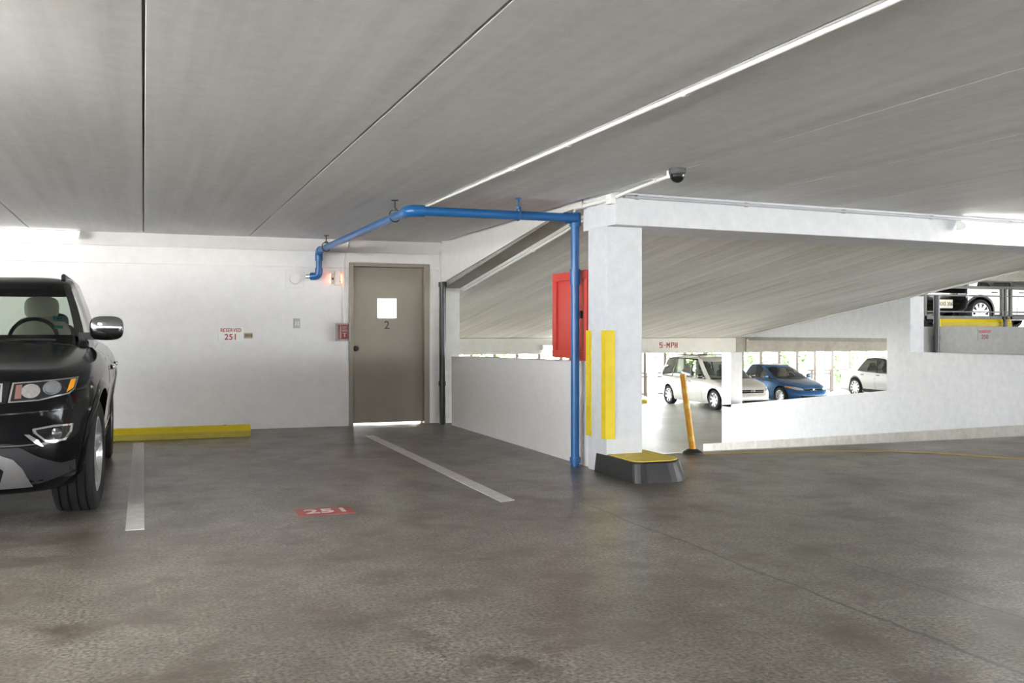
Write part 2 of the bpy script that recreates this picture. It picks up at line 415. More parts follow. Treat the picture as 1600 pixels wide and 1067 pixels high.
# concrete curb along that wall, rounded at its lower end
cb = empty('ramp_curb', (11.0, 10.0, ramp_z(10)), 'concrete curb along the foot of the white ramp wall with yellow nose', 'curb')
b = MB()
ys = [9.0 - 10, 17.9 - 10]
pts_in, pts_out = [], []
prof = [(11.2, y) for y in np.linspace(9.0, 17.8, 12)] + [(11.2 + 0.2 * (1 - math.cos(a)), 17.8 + 0.75 * math.sin(a)) for a in np.linspace(.25, math.pi / 2, 7)] + [(11.60, 18.57)]
V = []; F = []
for x, y in prof:
    z = ramp_z(y) if y < yb else LOW
    xi = .425 if y < 17.95 else .62
    V += [(x - 11.0, y - 10, z - ramp_z(10) - .02), (x - 11.0, y - 10, z - ramp_z(10) + .15), (xi, y - 10, z - ramp_z(10) + .15), (xi, y - 10, z - ramp_z(10) - .02)]
for i in range(len(prof) - 1):
    for k in range(4):
        F.append((i * 4 + k, i * 4 + (k + 1) % 4, i * 4 + 4 + (k + 1) % 4, i * 4 + 4 + k))
F += [(0, 1, 2, 3), tuple(len(V) - 4 + k for k in range(4))]
b.add(V, F); b.build('curb_body', M_CURB, cb)
zt_ = lambda y: ramp_z(y) - ramp_z(10)
b = MB(); b.add([(0.24, 7.62, zt_(17.62) + .152), (0.58, 7.62, zt_(17.62) + .152), (0.58, 8.12, zt_(18.12) + .152), (0.42, 8.12, zt_(18.12) + .152), (0.28, 7.95, zt_(17.95) + .152)] , [(0, 1, 2, 3, 4)])
v0 = list(b.v); b.add([(x, y, z - .01) for x, y, z in v0], [(0, 1, 2, 3, 4)]); b.add([], [])
for i in range(5): b.f.append((i, (i + 1) % 5, 5 + (i + 1) % 5, 5 + i)); b.m.append(0)
b.build('curb_nose', M_YELW, cb)

# cross beams of the lower level
mb_ = empty('beam', (4.0, 17.4, .79), 'cream beam lettered with the speed limit at the foot of the ramp', 'beam')
MB().box(-.03, WX - 4.0, 0, 0.40, 0, 0.30).build('beam_body', M_CREAM, mb_, bevel=0.01)
def strokes(name, segs, wd, mat, parent, loc, y0, y1):
    """block lettering: every stroke a bar in the XZ plane"""
    b_ = MB()
    for (xa, za, xb, zb2) in segs:
        d = Vector((xb - xa, 0, zb2 - za)).normalized(); q = Vector((-d.z, 0, d.x)) * wd / 2
        A = Vector((xa, 0, za)) - d * wd * .5; B = Vector((xb, 0, zb2)) + d * wd * .5
        b_.prism([((A + q).x, (A + q).z), ((B + q).x, (B + q).z), ((B - q).x, (B - q).z), ((A - q).x, (A - q).z)], y0, y1, 'y')
    o = b_.build(name, mat, parent); o.location = loc
    return o
GL = {'5': [(0, 0, .7, 0), (.7, 0, .7, .55), (.7, .55, 0, .55), (0, .55, 0, 1), (0, 1, .7, 1)], '-': [(.1, .5, .5, .5)],
      'M': [(0, 0, 0, 1), (.8, 0, .8, 1), (0, 1, .4, .45), (.4, .45, .8, 1)], 'P': [(0, 0, 0, 1), (0, 1, .65, 1), (.65, 1, .65, .5), (.65, .5, 0, .5)],
      'H': [(0, 0, 0, 1), (.65, 0, .65, 1), (0, .5, .65, .5)]}
xx = -0.19
for ch, wch in (('5', .072), ('-', .060), ('M', .086), ('P', .070), ('H', .066)):
    hh = .092; sx = .072
    strokes('lettering', [(a * sx, c * hh, a2 * sx, c2 * hh) for a, c, a2, c2 in GL[ch]], .0165, M_REDTXT, mb_, (9.847 - 4.0 + xx, 0, .110), -.006, .001)
    xx += wch + .014
tag(MB().box(WX + .27, 34, 17.42, 17.82, 0.79, 1.06).box(WX, WX + .27, 17.45, 17.58, 0.79, 1.09).build('deck_beam', M_RAW), 'dark beam seen through the window of the ramp wall', 'beam')  # darker material than the cream beam it lines up with
# wall of the upper half level with its sign
struct(MB().box(11.70, 34, 12.55, 12.75, -0.35, UP).build('wall_upper', M_GREYW))
tag(MB().box(12.0, 34, 12.66, 13.1, 2.07, 3.75).build('upper_beam', M_RAW), 'grey concrete beam above the railing and parked cars of the upper deck', 'beam')
struct(MB().box(-4, 34, 12.9, FAR + .3, 3.75, 4.0).build('ceiling_upper', M_CEIL))

# ground outside
struct(MB().box(-120, 160, -120, 200, -4.7, -4.5).build('ground', M_GRASS))

# ------------------------------------------------------------------ the door
door = struct(MB().build('door_1', M_DOOR)) if False else None
x0, x1, z0, z1 = 2.552, 3.494, 0.026, 2.066
hx0, hx1, hz0, hz1 = 2.880, 3.137, 1.400, 1.658
V = []; F = []
for y in (BW + 0.055, BW + 0.10):
    V += [(x0, y, z0), (x1, y, z0), (x1, y, z1), (x0, y, z1), (hx0, y, hz0), (hx1, y, hz0), (hx1, y, hz1), (hx0, y, hz1)]
for o in (0, 8):
    F += [(o + 0, o + 1, o + 5, o + 4), (o + 1, o + 2, o + 6, o + 5), (o + 2, o + 3, o + 7, o + 6), (o + 3, o + 0, o + 4, o + 7)]
for q in range(4):
    F += [(q, (q + 1) % 4, 8 + (q + 1) % 4, 8 + q), (4 + q, 4 + (q + 1) % 4, 12 + (q + 1) % 4, 12 + q)]
door = struct(MB().add(V, F).build('door_1', M_DOOR))
b = MB()
b.box(DX0 + .001, x0 - .003, BW - .02, BW + .16, 0, DZ - .001).box(x1 + .003, DX1 - .001, BW - .02, BW + .16, 0, DZ - .001).box(x0 - .003, x1 + .003, BW - .02, BW + .16, z1 + .004, DZ - .001)
b.box(x0 - .003, x0 + .012, BW + .10, BW + .14, 0, z1).box(x1 - .012, x1 + .003, BW + .10, BW + .14, 0, z1).box(x0, x1, BW + .10, BW + .14, z1 - .012, z1 + .004)
b.build('door_frame', M_FRAME, door, bevel=0.004)
MB().box(hx0, hx1, BW + .075, BW + .081, hz0, hz1).build('pane', M_GLASSW, door)
b = MB(); s_ = .018
for q in ((hx0 - s_, hx1 + s_, hz0 - s_, hz0), (hx0 - s_, hx1 + s_, hz1, hz1 + s_), (hx0 - s_, hx0, hz0, hz1), (hx1, hx1 + s_, hz0, hz1)):
    b.box(q[0], q[1], BW + .050, BW + .0555, q[2], q[3])
b.build('pane_stop', M_DOOR, door)
k = MB().lathe([(0.0, 0), (.034, 0), (.036, -.008), (.018, -.014), (.015, -.035), (.027, -.042), (.031, -.056), (.024, -.068), (0, -.071)], 'y', 28, (2.590, BW + .055, 1.0))
k.build('knob', M_STEEL, door, smooth=True)
text('numeral', '2', 0.15, M_DKTXT, door, (3.007, BW + .0545, 1.302), FACE_CAM, fat=0.002)

# ------------------------------------------------------------------ pipes and conduits
def collar(b, c, axis, r, l):
    return b.lathe([(r * .9, -l / 2), (r, -l / 2), (r, l / 2), (r * .9, l / 2)], axis, 20, c)
bp = empty('sprinkler_pipe', (3.67, 8.18, 0), 'blue fire pipe running under the ceiling and down beside the column', 'pipe')
def rel(p): return (p[0] - 3.67, p[1] - 8.18, p[2])
PR = 0.039
zz = 2.25
MB().tube([rel(p) for p in ((3.67, 8.18, 0), (3.67, 8.18, zz + .03))], PR, 20).build('riser', M_BLUE, bp, smooth=True)
MB().tube([rel(p) for p in ((3.67, 8.14, zz), (2.19, 8.12, zz))], PR, 20).build('cross_run', M_BLUE, bp, smooth=True)
MB().tube([rel(p) for p in ((2.11, 8.2, zz), (2.09, 12.53, zz))], PR, 20).build('long_run', M_BLUE, bp, smooth=True)
MB().tube([rel(p) for p in ((2.09, 12.60, zz - .08), (2.09, 12.60, 1.98))], PR, 20).build('drop', M_BLUE, bp, smooth=True)
el = MB().tube([rel(p) for p in fillet([(2.24, 8.12, zz), (2.11, 8.12, zz), (2.11, 8.26, zz)], .09)], PR * 1.28, 20)
el.build('elbow', M_BLUE, bp, smooth=True)
MB().tube([rel(p) for p in fillet([(2.09, 12.47, zz), (2.09, 12.60, zz), (2.09, 12.60, zz - .13)], .08)], PR * 1.25, 20).build('elbow', M_BLUE, bp, smooth=True)
MB().tube([rel(p) for p in fillet([(2.09, 12.60, 2.03), (2.09, 12.60, 1.925), (2.0, 12.66, 1.925)], .06)], PR * 1.25, 20).build('elbow', M_BLUE, bp, smooth=True)
b = MB(); collar(b, rel((3.67, 8.18, zz - .01)), 'z', PR * 1.35, .12); b.tube([rel((3.67, 8.18, zz)), rel((3.56, 8.165, zz))], PR * 1.3, 20)
b.build('tee', M_BLUE, bp, smooth=True)
for z in (1.72, 0.06):
    collar(MB(), rel((3.67, 8.18, z)), 'z', PR * 1.25, .14 if z > 1 else .05).build('coupling', M_BLUE, bp, smooth=True)
MB().tube([rel((2.0, 12.66, 1.925)), rel((1.95, 12.695, 1.925))], .03, 14).build('nipple', M_SILVER, bp, smooth=True)
def hanger(x, y, along):
    h = MB()
    ring = []
    for k in range(25):
        a = 2 * math.pi * k / 24
        ring.append((x + (math.cos(a) * .052 if along == 'y' else 0), y + (math.cos(a) * .052 if along == 'x' else 0), zz + .01 + math.sin(a) * .056))
    h.tube([rel(p) for p in ring], .006, 6, cap=False)
    h.tube([rel((x, y, zz + .06)), rel((x, y, CE))], .007, 8)
    h.lathe([(0, 0), (.022, 0), (.022, .02), (.0, .02)], 'z', 12, rel((x, y, zz + .055)))
    h.lathe([(.035, 0), (.03, -.008), (0, -.012)], 'z', 12, rel((x, y, CE)))
    h.build('hanger', M_STEEL if along == 'y' else [M_BLUE], bp, smooth=True)
hanger(2.105, 8.62, 'y'); hanger(2.095, 12.1, 'y'); hanger(3.10, 8.13, 'x')

dp = empty('drain_pipe', (3.69, 12.48, 0), 'black drain pipe in the corner right of the taupe door', 'pipe')
MB().tube([(0, 0, 0), (0, 0, 1.875)], .043, 18).build('pipe', M_BLKPIPE, dp, smooth=True)
for z in (.54, 1.84): collar(MB(), (0, 0, z), 'z', .054, .06).build('coupling', M_BLKPIPE, dp, smooth=True)
dp2 = empty('drain_pipe', (11.97, 12.48, 0), 'black drain pipe in front of the upper railing at far right', 'pipe')
MB().tube([(0, 0, 0), (0, 0, 1.80)], .047, 18).build('pipe', M_BLKPIPE, dp2, smooth=True)
collar(MB(), (0, 0, 1.12), 'z', .056, .07).build('coupling', M_BLKPIPE, dp2, smooth=True)

def conduit(name, pts, r, mat, label, clips, axis, fr=.05):
    base = Vector(pts[0])
    e = empty(name, base, label, 'conduit')
    MB().tube([Vector(p) - base for p in fillet(pts, fr)] if len(pts) > 2 else [Vector(p) - base for p in pts], r, 12).build('pipe', mat, e, smooth=True)
    for c in clips:
        cc = Vector(c) - base
        b_ = MB(); collar(b_, cc, axis, r * 1.5, .03)
        b_.box(cc.x - (.03 if axis != 'x' else .012), cc.x + (.03 if axis != 'x' else .012), cc.y - (.03 if axis == 'x' else .012), cc.y + (.03 if axis == 'x' else .012), cc.z + r * .6, cc.z + r * 1.05)
        b_.build('clip', mat, e)
    return e
conduit('conduit', [(2.47, -2.9, CE - .013), (2.46, 12.55, CE - .013), (2.46, 12.685, 2.28), (2.42, 12.685, 2.06), (2.42, 12.685, 1.335)], .0115, M_WCOND,
        'long white conduit across the ceiling and down to the red alarm box', [(2.47, y, CE - .013) for y in (4.2, 5.6, 6.6, 9.4, 11.0)], 'y', .06)
conduit('conduit', [(3.62, 6.27, CE - .03), (3.66, 6.7, CE - .03), (3.74, 7.35, CE - .028), (3.73, 7.5, CE - .045)], .014, M_WCOND,
        'short white conduit from the dome camera to the beam end', [(3.645, 6.62, CE - .03)], 'y', .05)
conduit('conduit', [(3.70, 7.52, CE - .05), (3.70, 8.22, CE - .05), (3.72, 8.30, CE - .09)], .020, M_WCOND,
        'thick white conduit along the beam end above the column', [(3.70, 8.05, CE - .05)], 'y', .03)
tag(MB().box(3.675, 3.72, 7.46, 7.56, CE - .10, CE - .015).build('junction_box', M_WCOND, bevel=.004), 'small white junction box at the beam end near the ceiling', 'box')
conduit('conduit', [(3.80, 7.46, CE - .035), (11.9, 8.145, CE - .035)], .014, M_GCOND,
        'thin grey conduit along the top of the long white beam', [(3.93 + 1.15 * k, 7.471 + .097 * k, CE - .035) for k in range(6)], 'x')
conduit('conduit', [(3.985, 8.3, soff_z(8.3) - .018), (3.985, 12.63, soff_z(12.63) - .018)], .015, M_WCOND,
        'white conduit under the sloping soffit behind the red cabinet', [(3.985, y, soff_z(y) - .018) for y in (8.9, 10.0, 11.0, 12.0)], 'y')
conduit('conduit', [(WX - .02, 9.2, soff_z(9.2) - .02), (WX - .02, 16.9, soff_z(16.9) - .02)], .014, M_WCOND,
        'white conduit along the right edge of the sloping soffit', [(WX - .02, y, soff_z(y) - .02) for y in (10.0, 11.2, 13, 15)], 'y')

# dome camera
dc = empty('dome_camera', (3.60, 6.23, CE), 'grey dome security camera hanging from the ceiling', 'camera')
MB().lathe([(0, 0), (.060, 0), (.062, -.010), (.062, -.034), (.056, -.040), (.058, -.046)], 'z', 32).build('housing', M_DOME, dc, smooth=True)
MB().lathe([(.056, -.044)] + [(.054 * math.cos(a), -.046 - .058 * math.sin(a)) for a in np.linspace(.05, 1.5, 9)] + [(0, -.104)], 'z', 32).build('dome', M_TRIM, dc, smooth=True)
MB().box(-.03, .02, .045, .105, -.062, -.004).build('mount_box', M_WCOND, dc, bevel=.003)

# ------------------------------------------------------------------ fluorescent fittings
def fluor(name, loc, length, label, rz=0, wall=True, power=TUBE_POWER, tilt=0, glow=1.3):
    e = empty(name, loc, label, 'ceiling light', rz)
    h = length / 2
    MB().box(-h, h, -.02, .05, -.015, .05).build('housing', M_LAMPBODY, e, bevel=.006)
    pr = [(.0, -.048), (-.045, -.044), (-.062, -.02), (-.06, .01), (-.04, .03), (-.02, .03), (-.02, -.015), (.05, -.015), (.05, -.04)]
    MB().prism([(y, z) for y, z in pr], -h + .02, h - .02, 'x').build('diffuser', tube_mat(glow), e)
    b_ = MB(); b_.prism(pr, -h, -h + .02, 'x'); b_.build('end_cap', M_LAMPBODY, e)
    b_ = MB(); b_.prism(pr, h - .02, h, 'x'); b_.build('end_cap', M_LAMPBODY, e)
    ld = bpy.data.lights.new('tube_light', 'AREA'); ld.shape = 'RECTANGLE'; ld.size = length * .95; ld.size_y = .09
    ld.energy = power; ld.color = (1, .965, .91)
    lo = bpy.data.objects.new('tube_light', ld); COL.objects.link(lo); lo.parent = e
    lo.location = (0, -.075, -.06); lo.rotation_euler = (R(-20 + tilt), 0, 0)
    return e
fluor('fluorescent_light', (-1.31, BW - .165, 2.345), 1.24, 'fluorescent tube fitting high on the back wall above the black car', power=.12, glow=.5)
fluor('fluorescent_light', (8.34, 7.79, 2.295), 1.24, 'fluorescent tube fitting on the long white beam at right', power=1.2, glow=1.6, rz=math.atan(.0845))
fluor('fluorescent_light', (7.72, 17.36, .915), 1.24, 'small bright fluorescent fitting on the cream beam behind the red cabinet', power=14)
for x, y, wh in ((-5.2, 8.4, 'beyond the black car left of'), (-1.6, 4.3, 'close to the left of'), (0.4, -1.6, 'behind'), (6.6, -0.4, 'right of'), (10.2, 2.6, 'far to the right of')):  # added fill lights, never in view, built as fluorescent fittings
    fluor('fluorescent_light', (x, y, CE - .055), 1.24, 'added ceiling fill light out of sight ' + wh + ' the viewer', tilt=-28 if x < -1 else 20, power=(8 if x < -3 else 14) if x < -1 else TUBE_POWER, rz=R(90) if x < -1 else 0)

# ------------------------------------------------------------------ things on the back wall
Yw = BW - .001
sg = empty('reserved_sign', (1.017, Yw, 1.10), 'white sign reading RESERVED 251 in red on the back wall', 'sign')
MB().box(-.150, .150, -.006, 0, 0, .178).build('plate', M_WHITE, sg, bevel=.002)
text('lettering', 'RESERVED', .066, M_REDTXT, sg, (0, -.0072, .137), FACE_CAM, fat=.001, xs=.80, spacing=1.08)
text('numerals', '251', .100, M_REDTXT, sg, (0, -.0072, .052), FACE_CAM, fat=.0016, spacing=1.05)
tg = empty('number_tag', (1.228, Yw, 1.137), 'small tan number tag beside the RESERVED 251 sign', 'sign')
MB().box(-.054, .054, -.006, 0, 0, .07).build('plate', M_TAG, tg, bevel=.002)
text('numerals', '2018', .046, M_DKTXT, tg, (0, -.0072, .035), FACE_CAM, fat=.001)
sw = empty('switch_plate', (1.825, Yw, 1.265), 'grey metal switch plate on the back wall below the round cover', 'switch')
MB().box(-.042, .042, -.007, 0, 0, .125).build('plate', plain('plate_grey', (.40, .40, .41), .45), sw, bevel=.003)
for q in (-.021, .007): MB().box(q, q + .016, -.014, -.006, .035, .09).build('toggle', M_SILVER, sw)
rc = empty('round_cover', (1.804, Yw, 1.897), 'white round cover plate painted over high on the back wall', 'cover')
MB().lathe([(0, -.034), (.055, -.034), (.070, -.028), (.074, -.012), (.076, 0)], 'y', 40).build('cap', M_WALL, rc, smooth=True)
MB().box(-.12, .12, -.006, 0, -.12, .12).build('patch', M_WALL, rc, bevel=.004)
st = empty('alarm_strobe', (2.317, Yw, 1.815), 'cream alarm strobe with red glow beside the taupe door', 'alarm')
M_CREAMP = plain('cream_plastic', (.78, .66, .55), .4)
MB().box(-.066, .066, -.035, 0, .02, .155).build('housing', M_CREAMP, st, bevel=.005)
MB().box(-.02, .045, -.075, -.034, 0, .185).build('lens_block', plain('strobe_lens', (.85, .72, .66), .3), st, bevel=.008)
MB().box(-.05, -.03, -.04, -.034, .07, .10).build('slot', M_DKTXT, st)
MB().box(.052, .062, -.04, -.034, .04, .055).build('slot', M_DKTXT, st)
for sx in (-1, 1): MB().box(sx * .0675 - .0015, sx * .0675 + .0015, -.028, -.012, .03, .145).build('glow_lamp', plain('strobe_glow', (.9, .2, .15), .4, emit=(1, .16, .09), es=5.0), st)
al = empty('fire_alarm', (2.405, Yw, 1.10), 'red fire alarm pull box under a clear cover by the taupe door', 'alarm')
MB().box(-.045, .062, -.050, 0, .03, .205).build('box', plain('alarm_red', (.50, .03, .045), .35), al, bevel=.005)
MB().box(-.04, -.022, -.054, -.049, .035, .20).build('edge_stripe', M_WHITE, al)
MB().box(-.012, .055, -.054, -.049, .125, .140).build('label_strip', M_WHITE, al)
MB().prism([(.012, .05), (.030, .05), (.030, .095), (.046, .095), (.046, .108), (-.002, .108), (-.002, .095), (.012, .095)], -.058, -.049, 'y').build('pull_handle', M_WHITE, al)
text('lettering', 'FIRE', .036, M_WHITE, al, (.022, -.0515, .18), FACE_CAM, fat=.001)
text('lettering', 'PULL', .026, M_WHITE, al, (.022, -.0515, .155), FACE_CAM, fat=.0006)
b = MB(); t = .004
b.box(-.088, .088, -.075, -.071, 0, .232).box(-.088, -.084, -.071, 0, 0, .232).box(.084, .088, -.071, 0, 0, .232).box(-.084, .084, -.071, 0, .228, .232).box(-.084, .084, -.071, 0, 0, .004)
b.build('clear_cover', glass('cover_glass', (.93, .88, .88)), al)
b = MB()
for q in ((-.09, -.08, 0, .232), (.08, .09, 0, .232), (-.08, .08, 0, .008), (-.08, .08, .224, .232)): b.box(q[0], q[1], -.078, -.074, q[2], q[3])
b.build('cover_rim', plain('cover_rim', (.62, .5, .5), .3), al)

# red hose cabinet behind the column
rcab = empty('hose_cabinet', (3.86, 8.1, .945), 'red metal fire hose cabinet on the white parapet behind the blue pipe', 'cabinet')
b = MB().box(-.09, .12, 0, .80, .03, .84)
b.build('case', M_RED, rcab, bevel=.008)
b = MB()
for q in ((0.0, .80, .03, .10), (0.0, .80, .76, .84), (0, .07, .10, .76), (.71, .80, .10, .76)): b.box(-.112, -.088, q[0], q[1], q[2], q[3])
b.build('door_frame', M_RED, rcab, bevel=.004)
MB().box(-.098, -.088, .10, .68, .13, .73).build('door_panel', M_RED, rcab, bevel=.003)
for q in (.1, .45): MB().box(-.05, .08, q, q + .08, 0.0, .03).build('foot', M_RED, rcab)
MB().box(-.118, -.098, .12, .15, .40, .47).build('latch', M_STEEL, rcab)

# ------------------------------------------------------------------ painted floor marks
def slab(name, poly, z, mat, label, cat, h=.004):
    return tag(MB().prism(poly, z - .002, z + h, 'z').build(name, mat), label, cat)
slab('parking_stripe', [(-.105, 6.52), (.005, 6.52), (.005, 11.58), (-.105, 11.58)], 0, M_STRIPE, 'white painted parking stripe on the floor beside the black car', 'stripe')
slab('parking_stripe', [(2.405, 6.66), (2.525, 6.70), (2.535, 11.42), (2.43, 11.42)], 0, M_STRIPE, 'worn white parking stripe on the floor towards the taupe door', 'stripe')
pt = empty('stall_number', (1.155, 6.74, 0), 'faded red patch on the floor with 251 stenciled in white', 'floor marking')
MB().box(-.19, .19, -.13, .12, -.002, .003).build('patch', M_REDPATCH, pt)
text('numerals', '251', .20, plain('stencil_white', (.62, .58, .55), .5, noise=.3), pt, (0.02, 0, .0035), (0, 0, 0), fat=.003, depth=.001, xs=1.05)
P = [(5.2, 8.50), (6.2, 8.38), (7.0, 8.08), (7.4, 7.80), (7.85, 7.12), (8.2, 6.55)]
P2 = []
for i in range(len(P) - 1):
    for k in range(5): P2.append((P[i][0] + (P[i + 1][0] - P[i][0]) * k / 5, P[i][1] + (P[i + 1][1] - P[i][1]) * k / 5))
V = [(x, y, .003) for x, y in P2] + [(x + .05, y + .10, .003) for x, y in P2]
n = len(P2)
tag(MB().add(V, [(i, i + 1, n + i + 1, n + i) for i in range(n - 1)]).add([(x, y, -.002) for x, y, z in V], [(i, i + 1, n + i + 1, n + i) for i in range(n - 1)]).build('floor_line', M_FADEYEL),
    'faded curved yellow line painted across the head of the ramp', 'stripe')

def wheel_stop(loc, length, label, rz=0, group=None):
    e = empty('wheel_stop', loc, label, 'wheel stop', rz, group)
    h = length / 2
    pr = [(-.09, 0), (-.085, .07), (-.055, .135), (.055, .135), (.085, .07), (.09, 0)]
    b_ = MB().prism(pr, -h, h, 'x')
    b_.m = [1 if i in (2,) else 0 for i in range(len(b_.f))]
    b_.build('block', [M_YEL, M_YSIDE], e, bevel=.008)
    for x in (-h * .7, h * .7): MB().lathe([(0, .139), (.018, .139), (.02, .134)], 'z', 10, (x, 0, 0)).build('anchor_bolt', M_STEEL, e)
    return e
wheel_stop((.22, 11.90, 0), 1.90, 'yellow concrete wheel stop on the floor before the back wall')
wheel_stop((13.22, 12.95, UP), 1.55, 'yellow wheel stop on the upper deck under the railing')
wheel_stop((16.4, 32.2, LOW), 1.8, 'yellow wheel stop on the lower level beside the silver van')

# delineator post
po = empty('delineator_post', (5.15, 8.61, 0), 'leaning amber delineator post on a dark base at the head of the ramp', 'post')
b = MB().lathe([(0, 0), (.105, 0), (.10, .018), (.055, .045), (.04, .05), (0, .05)], 'z', 24); b.build('base', M_PLASTIC, po, smooth=True)
top = Vector((-.105, .02, .80))
b = MB().tube([(0, 0, .045), tuple(top)], [.034, .030], 16); b.build('tube', M_ORANGE, po, smooth=True)
for t0_ in (.12, .55, .75):
    MB().tube([top * t0_ + Vector((0, 0, .04 * (1 - t0_))), top * (t0_ + .06) + Vector((0, 0, .04 * (1 - t0_)))], .0352 - .003 * t0_, 16).build('reflective_band', plain('band_yellow', (.80, .52, .10), .25), po, smooth=True)

# railing of the upper deck
rl = empty('railing', (11.98, 12.79, UP), 'grey metal railing along the edge of the upper deck', 'railing')
def rbar(name, x0, x1, z, h, d=.03): MB().box(x0, x1, -d / 2, d / 2, z - h / 2, z + h / 2).build(name, M_RAIL, rl)
rbar('top_rail', 0, 9, .66, .045, .05); rbar('middle_rail', 0, 9, .52, .022); rbar('middle_rail', 0, 9, .25, .022); rbar('bottom_rail', 0, 9, .155, .05, .05)
for x in (.04, 1.70, 1.775, 1.89, 3.55, 3.74, 5.4, 5.6, 7.3):
    MB().box(x - .022, x + .022, -.025, .025, 0.0 if x == 1.775 else .13, .66).build('post', M_RAIL, rl)

# RESERVED 250 on the upper wall
s2 = empty('reserved_sign', (13.05, 12.549, 1.07), 'grey sign reading RESERVED 250 in red under the upper railing', 'sign')
MB().box(-.15, .15, -.005, 0, 0, .19).build('plate', M_GREYW, s2)
text('lettering', 'RESERVED', .066, M_REDTXT, s2, (0, -.0062, .147), FACE_CAM, fat=.001, xs=.80, spacing=1.08)
text('numerals', '250', .100, plain('maroon_lettering', (.16, .02, .025), .5), s2, (0, -.0062, .06), FACE_CAM, fat=.0016)

# ------------------------------------------------------------------ cars (local: nose towards -Y, origin on the ground between the axles)
def curve(tab, win=.10):
    xs = np.array([p[0] for p in tab]); zs = np.array([p[1] for p in tab])
    def f(y):
        return float(np.mean([np.interp(y + d, xs, zs) for d in np.linspace(-win, win, 7)]))
    return f
def ref_ring(n, W, L, N):
    th = np.linspace(0, 2 * np.pi, 4001)
    u = np.sign(np.cos(th)) * np.abs(np.cos(th)) ** (2 / n); v = np.sign(np.sin(th)) * np.abs(np.sin(th)) ** (2 / n)
    s = np.concatenate([[0], np.cumsum(np.hypot(np.diff(u) * W, np.diff(v) * L))])
    q = np.linspace(0, s[-1], N + 1)[:-1]
    return np.interp(q, s, u), np.interp(q, s, v)

